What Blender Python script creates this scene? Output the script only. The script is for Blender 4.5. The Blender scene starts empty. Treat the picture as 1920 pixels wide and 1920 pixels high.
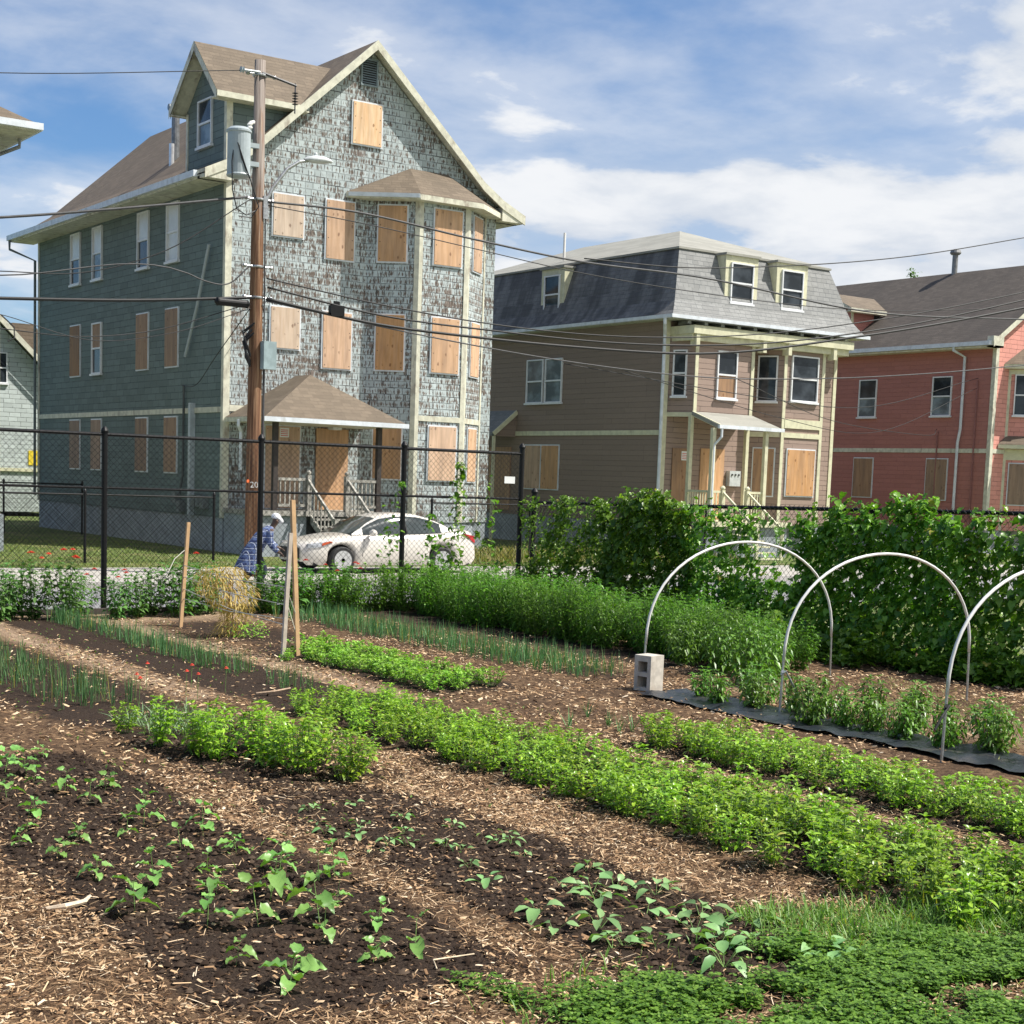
import bpy, math, random
import numpy as np
from mathutils import Vector, Matrix, noise as mnoise
random.seed(7)
rng = np.random.default_rng(11)
S = bpy.context.scene
COL = S.collection
PI = math.pi

# ------------------------------------------------------------------ mesh helpers
class MB:
    """collects faces; build() links them as one mesh object; UVs are in metres per face"""
    def __init__(s):
        s.v = []; s.f = []; s.m = []
    def add(s, vs, fs, mi=0):
        o = len(s.v); s.v += [tuple(p) for p in vs]
        s.f += [tuple(i + o for i in f) for f in fs]; s.m += [mi] * len(fs); return s
    def box(s, x0, x1, y0, y1, z0, z1, mi=0):
        vs = [(x, y, z) for z in (z0, z1) for y in (y0, y1) for x in (x0, x1)]
        return s.add(vs, [(0,2,3,1),(4,5,7,6),(0,1,5,4),(2,6,7,3),(0,4,6,2),(1,3,7,5)], mi)
    def frame(s, o, a, b, n, a0, a1, b0, b1, n0, n1, mi=0):
        """box in a local frame: o + a*u + b*v + n*w"""
        o, a, b, n = map(Vector, (o, a, b, n))
        vs = [o + a*x + b*y + n*z for z in (n0, n1) for y in (b0, b1) for x in (a0, a1)]
        return s.add(vs, [(0,2,3,1),(4,5,7,6),(0,1,5,4),(2,6,7,3),(0,4,6,2),(1,3,7,5)], mi)
    def bar(s, p, q, w, h, mi=0):
        p, q = Vector(p), Vector(q); d = q - p; L = d.length; d.normalize()
        up = Vector((0,0,1)) if abs(d.z) < .95 else Vector((0,1,0))
        x = d.cross(up).normalized(); y = x.cross(d)
        return s.frame(p, x, y, d, -w/2, w/2, -h/2, h/2, 0, L, mi)
    def prism(s, pts, z0, z1, mi=0, mt=None, mb=None):
        """vertical prism from CCW xy outline"""
        n = len(pts)
        vs = [(x, y, z0) for x, y in pts] + [(x, y, z1) for x, y in pts]
        s.add(vs, [(i, (i+1) % n, n+(i+1) % n, n+i) for i in range(n)], mi)
        s.add([(x, y, z1) for x, y in pts], [tuple(range(n))], mi if mt is None else mt)
        s.add([(x, y, z0) for x, y in pts], [tuple(range(n-1, -1, -1))], mi if mb is None else mb)
        return s
    def yprism(s, pts, y0, y1, mi=0, mside=None):
        """prism along Y from xz outline (CCW seen from -Y)"""
        n = len(pts); ms = mi if mside is None else mside
        s.add([(x, y0, z) for x, z in pts], [tuple(range(n))], mi)
        s.add([(x, y1, z) for x, z in pts], [tuple(range(n-1, -1, -1))], mi)
        vs = [(x, y0, z) for x, z in pts] + [(x, y1, z) for x, z in pts]
        return s.add(vs, [(i, n+i, n+(i+1) % n, (i+1) % n) for i in range(n)], ms)
    def tube(s, pts, r, n=8, mi=0, cap=True):
        pts = [Vector(p) for p in pts]; k = len(pts)
        rs = r if isinstance(r, (list, tuple)) else [r]*k
        o = len(s.v); prev = None
        for i, p in enumerate(pts):
            d = (pts[min(i+1, k-1)] - pts[max(i-1, 0)]).normalized()
            if prev is None:
                ref = Vector((0,0,1)) if abs(d.z) < .9 else Vector((1,0,0))
                x = d.cross(ref).normalized()
            else:
                x = (prev - d*prev.dot(d)).normalized()
            prev = x; y = d.cross(x)
            for j in range(n):
                a = 2*PI*j/n
                s.v.append(tuple(p + (x*math.cos(a) + y*math.sin(a))*rs[i]))
        for i in range(k-1):
            for j in range(n):
                a = o+i*n+j; b = o+i*n+(j+1) % n
                s.f.append((a, b, b+n, a+n)); s.m.append(mi)
        if cap and n > 2:
            s.f.append(tuple(o+j for j in range(n-1, -1, -1))); s.m.append(mi)
            s.f.append(tuple(o+(k-1)*n+j for j in range(n))); s.m.append(mi)
        return s
    def lathe(s, prof, c=(0,0,0), n=24, mi=0, axis='z'):
        o = len(s.v)
        for r, h in prof:
            for j in range(n):
                a = 2*PI*j/n; x, y = r*math.cos(a), r*math.sin(a)
                p = (x, y, h) if axis == 'z' else ((x, h, y) if axis == 'y' else (h, x, y))
                s.v.append((p[0]+c[0], p[1]+c[1], p[2]+c[2]))
        for i in range(len(prof)-1):
            for j in range(n):
                a = o+i*n+j; b = o+i*n+(j+1) % n
                s.f.append((a, b, b+n, a+n)); s.m.append(mi)
        s.f.append(tuple(o+j for j in range(n-1, -1, -1))); s.m.append(mi)
        s.f.append(tuple(o+(len(prof)-1)*n+j for j in range(n))); s.m.append(mi)
        return s
    def build(s, name, mats, parent=None, smooth=False, uv=True, recalc=True):
        import bmesh
        me = bpy.data.meshes.new(name); me.from_pydata(s.v, [], s.f); me.update()
        if not isinstance(mats, (list, tuple)): mats = [mats]
        for m in mats: me.materials.append(m)
        if len(mats) > 1: me.polygons.foreach_set('material_index', s.m)
        if recalc:
            bm = bmesh.new(); bm.from_mesh(me); bmesh.ops.recalc_face_normals(bm, faces=bm.faces); bm.to_mesh(me); bm.free()
        if uv: metre_uv(me)
        if smooth: me.polygons.foreach_set('use_smooth', [True]*len(me.polygons))
        return link(name, me, parent)

def metre_uv(me):
    lay = me.uv_layers.new(name='m')
    for p in me.polygons:
        n = p.normal
        t = Vector((-n.y, n.x, 0)) if abs(n.z) < .97 else Vector((1, 0, 0))
        t.normalize(); b = n.cross(t)
        for li in p.loop_indices:
            co = me.vertices[me.loops[li].vertex_index].co
            if abs(n.z) < .3:
                lay.data[li].uv = (co.dot(t), co.z)
            else:
                lay.data[li].uv = (co.dot(t), co.dot(b))

def link(name, me, parent=None):
    o = bpy.data.objects.new(name, me); COL.objects.link(o)
    if parent is not None: o.parent = parent
    return o
def rebase(root, loc):
    root.location = loc
    for c in root.children: c.matrix_parent_inverse = Matrix.Translation(-Vector(loc))
def thing(name, label, cat, loc=(0,0,0), group=None, kind=None):
    o = bpy.data.objects.new(name, None); COL.objects.link(o); o.empty_display_size = .2
    o.location = loc; return tag(o, label, cat, group, kind)
def tag(o, label=None, cat=None, group=None, kind=None):
    if label: o['label'] = label
    if cat: o['category'] = cat
    if group: o['group'] = group
    if kind: o['kind'] = kind
    return o
def npmesh(name, V, F, mats, parent=None, smooth=False, mi=None):
    """fast mesh from numpy arrays: F is (n,3) or (n,4)"""
    me = bpy.data.meshes.new(name)
    V = np.asarray(V, np.float32); F = np.asarray(F, np.int32)
    k = F.shape[1]; n = len(F)
    me.vertices.add(len(V)); me.vertices.foreach_set('co', V.ravel())
    me.loops.add(n*k); me.loops.foreach_set('vertex_index', F.ravel())
    me.polygons.add(n); me.polygons.foreach_set('loop_start', np.arange(0, n*k, k, dtype=np.int32))
    me.polygons.foreach_set('loop_total', np.full(n, k, np.int32))
    if not isinstance(mats, (list, tuple)): mats = [mats]
    for m in mats: me.materials.append(m)
    if mi is not None: me.polygons.foreach_set('material_index', np.asarray(mi, np.int32))
    if smooth: me.polygons.foreach_set('use_smooth', np.ones(n, bool))
    me.update(); me.validate()
    return link(name, me, parent)

# ------------------------------------------------------------------ materials
class NT:
    def __init__(s, name):
        s.mat = bpy.data.materials.new(name); s.mat.use_nodes = True
        s.t = s.mat.node_tree; s.b = s.t.nodes['Principled BSDF']; s.out = s.t.nodes['Material Output']
    def n(s, typ, ins=None, **props):
        nd = s.t.nodes.new(typ)
        for k, v in props.items(): setattr(nd, k, v)
        if ins:
            for k, v in ins.items(): s.set(nd.inputs[k], v)
        return nd
    def set(s, sock, v):
        if isinstance(v, bpy.types.NodeSocket): s.t.links.new(v, sock)
        elif hasattr(v, 'outputs'): s.t.links.new(v.outputs[0], sock)
        else:
            if isinstance(v, (tuple, list)) and len(v) == 3 and sock.type == 'RGBA': v = (*v, 1)
            sock.default_value = v
    def math(s, op, a, b=0.0, c=0.0, clamp=False):
        nd = s.n('ShaderNodeMath', operation=op, use_clamp=clamp)
        s.set(nd.inputs[0], a); s.set(nd.inputs[1], b)
        if op in ('MULTIPLY_ADD', 'SMOOTH_MIN'): s.set(nd.inputs[2], c)
        return nd.outputs[0]
    def mix(s, f, a, b, mode='MIX'):
        nd = s.n('ShaderNodeMix', data_type='RGBA', blend_type=mode)
        s.set(nd.inputs[0], f); s.set(nd.inputs[6], a); s.set(nd.inputs[7], b); return nd.outputs[2]
    def ramp(s, f, stops, interp='LINEAR'):
        nd = s.n('ShaderNodeValToRGB'); cr = nd.color_ramp; cr.interpolation = interp
        while len(cr.elements) < len(stops): cr.elements.new(.5)
        for e, (p, c) in zip(cr.elements, stops):
            e.position = p; e.color = (*c, 1) if len(c) == 3 else c
        s.set(nd.inputs[0], f); return nd.outputs[0]
    def step(s, f, a, b):
        nd = s.n('ShaderNodeMapRange', interpolation_type='SMOOTHSTEP')
        s.set(nd.inputs[0], f); s.set(nd.inputs[1], a); s.set(nd.inputs[2], b); return nd.outputs[0]
    def noise(s, vec, scale=1, detail=3, rough=.55, dist=0, out=0):
        nd = s.n('ShaderNodeTexNoise', {'Scale': scale, 'Detail': detail, 'Roughness': rough, 'Distortion': dist})
        if vec is not None: s.set(nd.inputs['Vector'], vec)
        return nd.outputs[out]
    def mapv(s, vec, scale=(1,1,1), loc=(0,0,0)):
        nd = s.n('ShaderNodeMapping', {'Scale': scale, 'Location': loc}); s.set(nd.inputs[0], vec); return nd.outputs[0]
    def uv(s): return s.n('ShaderNodeTexCoord').outputs['UV']
    def obj(s): return s.n('ShaderNodeNewGeometry').outputs['Position']
    def fin(s, col=None, rough=None, bump=None, bs=.4, bd=.01, metal=None, spec=None):
        if col is not None: s.set(s.b.inputs['Base Color'], col)
        if rough is not None: s.set(s.b.inputs['Roughness'], rough)
        if metal is not None: s.set(s.b.inputs['Metallic'], metal)
        if spec is not None: s.set(s.b.inputs['Specular IOR Level'], spec)
        if bump is not None:
            bn = s.n('ShaderNodeBump', {'Strength': bs, 'Distance': bd, 'Height': bump})
            s.t.links.new(bn.outputs[0], s.b.inputs['Normal'])
        return s.mat

def plain(name, col, rough=.6, var=.12, scale=6, metal=0, spec=.5, streak=0, dirt=None):
    m = NT(name); p = m.obj()
    n = m.noise(m.mapv(p, (scale, scale, scale*(.15 if streak else 1))), 1, 4)
    c = m.mix(m.step(n, .35, .65), tuple(x*(1-var) for x in col), tuple(min(1, x*(1+var)) for x in col))
    if dirt:
        n2 = m.noise(m.mapv(p, (3, 3, 1.2)), 1, 5, .65)
        c = m.mix(m.math('MULTIPLY', m.step(n2, .52, .72), dirt[1]), c, dirt[0])
    return m.fin(c, rough, bump=m.noise(p, scale*6, 3), bs=.15, bd=.004, metal=metal, spec=spec)

def shingle(name, base, dark, row=.19, width=.26, peel=0.0, peelcol=((.15,.118,.098),(.30,.275,.25)), lineth=.012, linecol=(.03,.03,.03), stain=0.0, staincol=(.05,.05,.055), rowvar=.12, rough=.75, jit=.5, line=1.0, large=0.0):
    m = NT(name); uv = m.uv()
    br = m.n('ShaderNodeTexBrick', {'Vector': uv, 'Scale': 1, 'Mortar Size': lineth, 'Mortar Smooth': .25, 'Bias': 0,
         'Brick Width': width, 'Row Height': row, 'Color1': (0,0,0,1), 'Color2': (1,1,1,1), 'Mortar': (.5,.5,.5,1)},
         offset=.5, offset_frequency=2, squash=.8, squash_frequency=3)
    sep = m.n('ShaderNodeSeparateXYZ', {'Vector': uv}); u, v = sep.outputs[0], sep.outputs[1]
    fr = m.math('FRACT', m.math('DIVIDE', v, row))
    tone = br.outputs['Color']
    c = m.mix(tone, tuple(x*(1-rowvar) for x in base), tuple(min(1, x*(1+rowvar)) for x in base))
    nz = m.noise(m.mapv(uv, (7, 7, 7)), 1, 4)
    c = m.mix(m.math('MULTIPLY', m.step(nz, .4, .75), .35), c, dark)
    if large:
        c = m.mix(m.math('MULTIPLY', m.step(m.noise(m.mapv(uv, (.5, .35, 1)), 1, 5, .6), .42, .68), large), c, dark)
    if peel:
        cell = m.n('ShaderNodeCombineXYZ', {'X': u, 'Y': m.math('MULTIPLY', m.math('FLOOR', m.math('DIVIDE', v, row)), 7.3), 'Z': m.math('MULTIPLY', fr, .55)})
        n1 = m.noise(m.mapv(cell.outputs[0], (17, 1, 1)), 1, 6, .74)
        cov = m.noise(m.mapv(uv, (.75, .6, 1)), 1, 3, .5)
        th = m.math('SUBTRACT', .70 - peel*.32, m.math('MULTIPLY', m.math('SUBTRACT', cov, .5), .30))
        th = m.math('ADD', th, m.math('MULTIPLY', m.math('ABSOLUTE', m.math('SUBTRACT', fr, .42)), .16))
        th = m.math('ADD', th, m.math('MULTIPLY', m.step(v, 8.5, 12.0), .02))
        mk = m.step(m.math('SUBTRACT', n1, th), 0, .035)
        n2 = m.noise(m.mapv(uv, (26, 6, 1)), 1, 4, .7)
        pc = m.ramp(n2, [(.32, (.055,.044,.037)), (.5, peelcol[0]), (.66, peelcol[1])])
        c = m.mix(mk, c, pc)
        # whole weathered shingles
        w = m.step(m.math('ADD', m.noise(m.mapv(cell.outputs[0], (3.4, 1, .1)), 1, 1), m.math('MULTIPLY', cov, .3)), .83, .85)
        c = m.mix(m.math('MULTIPLY', w, .6*peel), c, (.25,.20,.175))
    if stain:
        st = m.noise(m.mapv(uv, (1.4, .22, 1)), 1, 4, .6)
        c = m.mix(m.math('MULTIPLY', m.step(st, .38, .62), stain), c, staincol)
    ln = m.math('MULTIPLY', br.outputs['Fac'], line)
    if jit:
        ln = m.math('MULTIPLY', ln, m.step(m.noise(m.mapv(uv, (3, 5, 1)), 1, 2), .25, .25 + jit))
    edge = m.step(fr, .0, .10)
    row_shadow = m.math('MULTIPLY', m.math('SUBTRACT', 1, edge), .55*line)  # shadow line painted along the bottom of each row
    c = m.mix(m.math('MAXIMUM', ln, row_shadow), c, linecol)
    h = m.math('SUBTRACT', m.math('MULTIPLY', m.math('SUBTRACT', 1, fr), 1.0), m.math('MULTIPLY', br.outputs['Fac'], .6))
    return m.fin(c, rough, bump=h, bs=.6, bd=.012, spec=.25)

def plywood(name, base, dark, old=0.0):
    m = NT(name); uv = m.uv()
    inf = m.n('ShaderNodeObjectInfo').outputs['Random']
    off = m.n('ShaderNodeCombineXYZ', {'X': m.math('MULTIPLY', inf, 40), 'Y': m.math('MULTIPLY', inf, 17)})
    ad = m.n('ShaderNodeVectorMath', operation='ADD'); m.set(ad.inputs[0], uv); m.set(ad.inputs[1], off.outputs[0]); v = ad.outputs[0]
    g = m.noise(m.mapv(v, (11, .9, 1)), 1, 5, .6, .6)
    c = m.mix(m.step(g, .35, .7), base, dark)
    c = m.mix(m.math('MULTIPLY', m.step(m.noise(m.mapv(v, (2.2, 1.6, 1)), 1, 3), .45, .7), .35), c, tuple(x*.72 for x in base))
    vo = m.n('ShaderNodeTexVoronoi', {'Vector': m.mapv(v, (4.2, 2.6, 1)), 'Scale': 1, 'Randomness': 1})
    kn = m.math('SUBTRACT', 1, m.step(m.math('ADD', vo.outputs['Distance'], m.math('MULTIPLY', m.noise(m.mapv(v, (20,20,1)), 1), .16)), .16, .27))
    c = m.mix(m.math('MULTIPLY', kn, .75), c, (.20,.095,.045))
    r3 = m.math('FRACT', m.math('MULTIPLY', inf, 37.7)); hv = m.n('ShaderNodeHueSaturation', {'Value': m.math('ADD', .80, m.math('MULTIPLY', inf, .34)), 'Saturation': m.math('ADD', .72, m.math('MULTIPLY', r3, .42)), 'Color': c})
    c = hv.outputs[0]
    if old: c = m.mix(m.math('MULTIPLY', m.step(m.noise(m.mapv(v, (5, .5, 1)), 1, 4), .4, .65), old), c, (.16,.12,.10))
    return m.fin(c, .7, spec=.25)

def leafmat(name, a, b, c, trans=.35, rough=.5, spec=.4, yellow=0.0):
    m = NT(name); g = m.n('ShaderNodeNewGeometry'); r = g.outputs['Random Per Island']
    inf = m.n('ShaderNodeObjectInfo').outputs['Random']
    col = m.ramp(r, [(0, a), (.5, b), (1, c)])
    col = m.mix(m.math('MULTIPLY', m.step(m.noise(m.obj(), 34, 4, .7), .45, .75), .35), col, tuple(x*.6 for x in a))
    hv = m.n('ShaderNodeHueSaturation', {'Value': m.math('ADD', .8, m.math('MULTIPLY', inf, .4)), 'Hue': m.math('ADD', .49, m.math('MULTIPLY', inf, .02)), 'Color': col})
    col = hv.outputs[0]
    if yellow:
        r2 = m.math('FRACT', m.math('MULTIPLY', r, 91.7))
        col = m.mix(m.math('MULTIPLY', m.math('GREATER_THAN', r2, 1-yellow), .8), col, (.42,.36,.07))
    m.fin(col, rough, spec=spec)
    tr = m.n('ShaderNodeBsdfTranslucent', {'Color': m.mix(1.0, col, (1.0, 1.15, .35), 'MULTIPLY')})
    mx = m.n('ShaderNodeMixShader', {0: trans}); m.set(mx.inputs[1], m.b.outputs[0]); m.set(mx.inputs[2], tr.outputs[0])
    m.t.links.new(mx.outputs[0], m.out.inputs[0]); return m.mat

CREAM = plain('cream_paint', (.62,.60,.42), .5, .08, 5, dirt=((.34,.31,.22), .55))
CREAM2 = plain('old_cream_paint', (.60,.585,.47), .55, .12, 5, dirt=((.27,.22,.17), .9))
WHITE = plain('white_vinyl', (.74,.75,.76), .4, .05, 4)
GUTTER = plain('white_gutter_metal', (.66,.70,.74), .4, .08, 4, dirt=((.42,.42,.40), .6))
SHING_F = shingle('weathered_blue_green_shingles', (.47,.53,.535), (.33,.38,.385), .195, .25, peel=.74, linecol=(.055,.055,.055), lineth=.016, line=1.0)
SHING_S = shingle('shade_darkened_blue_green_shingles', (.158,.202,.195), (.122,.158,.153), .205, .62, peel=.10, peelcol=((.07,.06,.05),(.2,.17,.14)), lineth=.01, linecol=(.05,.065,.065))  # same paint as the front, darkened in colour for the shaded side
SHING_B = shingle('sunlit_pale_green_shingles', (.48,.53,.515), (.38,.43,.415), .2, .5, peel=.12)
ROOF1 = shingle('brown_asphalt_roof_shingles', (.165,.13,.095), (.115,.092,.068), .16, .33, lineth=.01, linecol=(.10,.08,.065), rowvar=.16, large=.5, line=.6)
ROOF3 = shingle('dark_brown_roof_shingles', (.095,.08,.068), (.065,.056,.05), .16, .33, lineth=.01, linecol=(.06,.05,.045), rowvar=.15, large=.6, line=.6)
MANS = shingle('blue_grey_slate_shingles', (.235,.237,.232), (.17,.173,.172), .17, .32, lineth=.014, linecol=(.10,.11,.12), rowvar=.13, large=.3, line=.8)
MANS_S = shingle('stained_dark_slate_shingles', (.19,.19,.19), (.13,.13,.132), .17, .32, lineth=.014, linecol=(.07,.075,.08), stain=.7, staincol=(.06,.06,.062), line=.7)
TOPROOF = shingle('pale_grey_roofing', (.30,.295,.26), (.25,.245,.22), .3, .9, lineth=.008, linecol=(.3,.29,.27), line=.4)
BROWN = shingle('mauve_brown_clapboard', (.31,.23,.19), (.27,.20,.165), .185, 1.9, lineth=.010, linecol=(.07,.05,.045), rowvar=.07)
BROWN_S = shingle('shade_darkened_brown_clapboard', (.27,.205,.165), (.24,.18,.145), .19, 2.4, lineth=.007, linecol=(.12,.09,.07), rowvar=.05, line=.7)  # copy of the front clapboard with the side wall's shade in its colour
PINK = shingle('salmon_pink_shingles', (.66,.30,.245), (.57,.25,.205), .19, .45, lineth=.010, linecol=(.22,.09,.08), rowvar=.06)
PINK_S = shingle('shade_darkened_pink_shingles', (.42,.18,.15), (.36,.155,.13), .19, .9, lineth=.008, linecol=(.24,.085,.075), rowvar=.06, line=.7)  # shaded copy of the salmon front, shade put into the base colour
FOUND = plain('grey_painted_foundation', (.30,.33,.36), .8, .15, 2)
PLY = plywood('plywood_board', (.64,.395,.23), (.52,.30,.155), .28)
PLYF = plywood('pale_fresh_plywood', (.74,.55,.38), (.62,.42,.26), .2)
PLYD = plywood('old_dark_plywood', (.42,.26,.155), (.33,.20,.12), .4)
BLACK = plain('black_coated_steel', (.006,.006,.007), .45, .2, 8, spec=.3)
WIRE = plain('black_wire', (.009,.009,.01), .6, .1)
CABLE = plain('grey_cable', (.055,.055,.058), .6, .2)
GALV = plain('galvanized_steel', (.40,.41,.42), .38, .2, 20, metal=.7)
GREYP = plain('grey_enamel', (.36,.41,.43), .4, .06, 6)
PVC = plain('white_plastic_pipe', (.78,.76,.72), .35, .05, 12)
RED = plain('red_petals', (.62,.05,.02), .6, .25, 30)
SIGNW = plain('white_sheet', (.78,.78,.78), .5, .03)
DARK = plain('dark_rubber', (.02,.02,.02), .7, .2, 10)

def glassmat(name, col=(.02,.025,.03), rough=.06):
    m = NT(name); p = m.obj()
    c = m.mix(m.step(m.noise(m.mapv(p, (1.2,1.2,1.6)), 1, 3), .4, .65), col, tuple(x*2.2+.01 for x in col))
    return m.fin(c, rough, spec=.32)
GLASS = glassmat('dark_window_glass')
GLASSB = glassmat('blue_grey_window_glass', (.10,.125,.14), .1)
BLIND = plain('pale_blind_behind_glass', (.50,.53,.55), .25, .06, 2)
BLINDW = plain('white_blind_behind_glass', (.66,.67,.66), .25, .05, 2)
# ------------------------------------------------------------------ world, sun, camera
SUN_L = Vector((-.60, .47, -1.06)).normalized()
to_sun = -SUN_L
elev = math.asin(to_sun.z); azim = math.atan2(to_sun.x, to_sun.y)
w = bpy.data.worlds.new('World'); S.world = w; w.use_nodes = True
nt = w.node_tree; nt.nodes.clear()
def wn(t, ins=None, **k):
    n = nt.nodes.new(t)
    for a, b in k.items(): setattr(n, a, b)
    for a, b in (ins or {}).items():
        if isinstance(b, bpy.types.NodeSocket): nt.links.new(b, n.inputs[a])
        else: n.inputs[a].default_value = b
    return n
def wmath(op, a, b=0.0, clamp=False):
    n = wn('ShaderNodeMath', operation=op, use_clamp=clamp)
    for i, x in enumerate((a, b)):
        if isinstance(x, bpy.types.NodeSocket): nt.links.new(x, n.inputs[i])
        else: n.inputs[i].default_value = x
    return n.outputs[0]
def wstep(f, a, b, lo=0., hi=1.):
    n = wn('ShaderNodeMapRange', {0: f, 1: a, 2: b, 3: lo, 4: hi}, interpolation_type='SMOOTHSTEP'); return n.outputs[0]
sky = wn('ShaderNodeTexSky', sky_type='NISHITA', sun_disc=False, sun_elevation=elev, sun_rotation=azim,
         air_density=1.0, dust_density=.6, ozone_density=3.0, altitude=10)
tc = wn('ShaderNodeTexCoord'); sep = wn('ShaderNodeSeparateXYZ', {0: tc.outputs['Generated']})
den = wmath('ADD', wmath('MAXIMUM', sep.outputs[2], 0.0), .16)
pv = wn('ShaderNodeCombineXYZ', {0: wmath('DIVIDE', sep.outputs[0], den), 1: wmath('DIVIDE', sep.outputs[1], den), 2: 0.0})
def wnoise(scale, detail, rough, loc, dist=0., sc=(1,1,1)):
    mp = wn('ShaderNodeMapping', {'Vector': pv.outputs[0], 'Location': loc, 'Scale': sc})
    return wn('ShaderNodeTexNoise', {'Vector': mp.outputs[0], 'Scale': scale, 'Detail': detail, 'Roughness': rough, 'Distortion': dist}).outputs[0]
# clouds thicken towards the right hand side of the street and thin out towards the left
AZ = math.radians(34.936)
side = wmath('ADD', wmath('MULTIPLY', sep.outputs[0], math.cos(AZ)), wmath('MULTIPLY', sep.outputs[1], -math.sin(AZ)))
n_big = wnoise(1.15, 7, .52, (3.3, 1.5, .0), .1)
n_wisp = wnoise(3.2, 8, .56, (7.3, 2.2, 4.0), .15, (1, 1, 1))
low = wstep(sep.outputs[2], .02, .30, 1., 0.)
th = wmath('SUBTRACT', wmath('SUBTRACT', .506, wmath('MULTIPLY', side, .30)), wmath('MULTIPLY', low, .11))
cov = wmath('SUBTRACT', wmath('ADD', wmath('MULTIPLY', n_big, .62), wmath('MULTIPLY', n_wisp, .38)), th)
mask = wmath('MAXIMUM', wstep(cov, -.03, .085), wmath('MULTIPLY', wstep(cov, -.19, .06), .55))
shade = wstep(n_wisp, .36, .66, .25, 1.0)
cl = wn('ShaderNodeMix', {0: shade, 6: (.60,.67,.78,1), 7: (.92,.94,.97,1)}, data_type='RGBA')
clb = wn('ShaderNodeVectorMath', {0: cl.outputs[2]}, operation='SCALE'); clb.inputs['Scale'].default_value = 1.04
SKYK = .115
skb = wn('ShaderNodeVectorMath', {0: sky.outputs[0]}, operation='SCALE'); skb.inputs['Scale'].default_value = SKYK
skt = wn('ShaderNodeMix', {0: 1.0, 6: skb.outputs[0], 7: (.76,.99,1.22,1)}, data_type='RGBA', blend_type='MULTIPLY')
mx = wn('ShaderNodeMix', {0: mask, 6: skt.outputs[2], 7: clb.outputs[0]}, data_type='RGBA')
bg = wn('ShaderNodeBackground', {0: mx.outputs[2], 1: .64})
wo = wn('ShaderNodeOutputWorld', {0: bg.outputs[0]})
sd = bpy.data.lights.new('sun', 'SUN'); sd.energy = 5.0; sd.angle = math.radians(.53); sd.color = (1, .955, .88)
so = bpy.data.objects.new('sun', sd); COL.objects.link(so); so.rotation_euler = SUN_L.to_track_quat('-Z', 'Y').to_euler(); so.location = (30, -20, 60)

F_, CY_, PIT, ROLL, CAMH = 2911., 1216.7, math.radians(6.212), math.radians(2.016), 2.4
Fv = Vector((math.sin(AZ)*math.cos(PIT), math.cos(AZ)*math.cos(PIT), -math.sin(PIT)))
R0 = Vector((math.cos(AZ), -math.sin(AZ), 0)); U0 = R0.cross(Fv)
Rv = R0*math.cos(ROLL) + U0*math.sin(ROLL); Uv = U0*math.cos(ROLL) - R0*math.sin(ROLL)
cd = bpy.data.cameras.new('camera'); cam = bpy.data.objects.new('camera', cd); COL.objects.link(cam)
cd.sensor_width = 36; cd.lens = 36*F_/1920; cd.shift_y = (CY_-960)/1920; cd.clip_end = 2000; cd.clip_start = .1
M = Matrix((Rv, Uv, -Fv)).transposed().to_4x4(); M.translation = (0, 0, CAMH); cam.matrix_world = M
S.camera = cam
S.view_settings.view_transform = 'Standard'; S.view_settings.look = 'None'; S.view_settings.gamma = 1; S.view_settings.exposure = .56
S.render.resolution_x = S.render.resolution_y = 1024
S.render.engine = 'CYCLES'
S.cycles.max_bounces = 6; S.cycles.transparent_max_bounces = 6

# ------------------------------------------------------------------ the setting
def bedmask(X, Y):
    """1 = dark soil bed, 0 = mulched path (world position in the garden)"""
    m = np.zeros_like(X)
    def iv(x0, x1, y0, y1, s=.12, k=1.0):
        a = 1/(1+np.exp(-(X-x0)/s)); b = 1/(1+np.exp((X-x1)/s)); c = 1/(1+np.exp(-(Y-y0)/s*.6)); d = 1/(1+np.exp((Y-y1)/s*.6))
        return a*b*c*d*k
    for a in ((2.75,4.45,5.9,12.6), (-2,1.9,2,6), (4.75,6.05,5.0,10.4), (4.9,6.2,10.2,13.6,.12,.9), (4.6,6.3,13.4,23,.15,.8), (6.95,8.55,3,15,.1,.9),
              (6.9,8.35,14.6,23.7), (8.8,10.0,3,11.2,.12,.95), (8.6,10.6,11.5,14.2,.2,.35), (8.9,10.5,14.4,19.4,.12,.85), (8.9,10.7,19,23,.2,.7),
              (11.2,12.6,14.5,24,.15,.6), (11.0,12.5,4,14,.12,.4), (12.9,14.9,14.2,25,.15,.7), (16.2,18,7,25,.2,.95)):
        m = np.maximum(m, iv(*a))
    return m
def fbm(X, Y, seed, freq, octs=4):
    r = np.random.default_rng(seed); out = np.zeros_like(X); amp = 1.; tot = 0.
    for o in range(octs):
        N = 64; g = r.random((N, N)); x = X*freq; y = Y*freq
        xi = np.floor(x).astype(int); yi = np.floor(y).astype(int); fx = x-xi; fy = y-yi
        fx = fx*fx*(3-2*fx); fy = fy*fy*(3-2*fy)
        a = g[xi % N, yi % N]; b = g[(xi+1) % N, yi % N]; c = g[xi % N, (yi+1) % N]; d = g[(xi+1) % N, (yi+1) % N]
        out += amp*((a*(1-fx)+b*fx)*(1-fy)+(c*(1-fx)+d*fx)*fy); tot += amp; amp *= .55; freq *= 2.03
    return out/tot
def gheight(X, Y):
    m = bedmask(X, Y)
    h = .03*m + (fbm(X, Y, 1, 1.1, 3)-.5)*.06 + (fbm(X, Y, 2, 9, 3)-.5)*(.02+.035*m)
    e = np.clip((24.3-Y)/.6, 0, 1)
    return h*e + .0
def gz(x, y):
    return float(gheight(np.array([float(x)]), np.array([float(y)]))[0])

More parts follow.
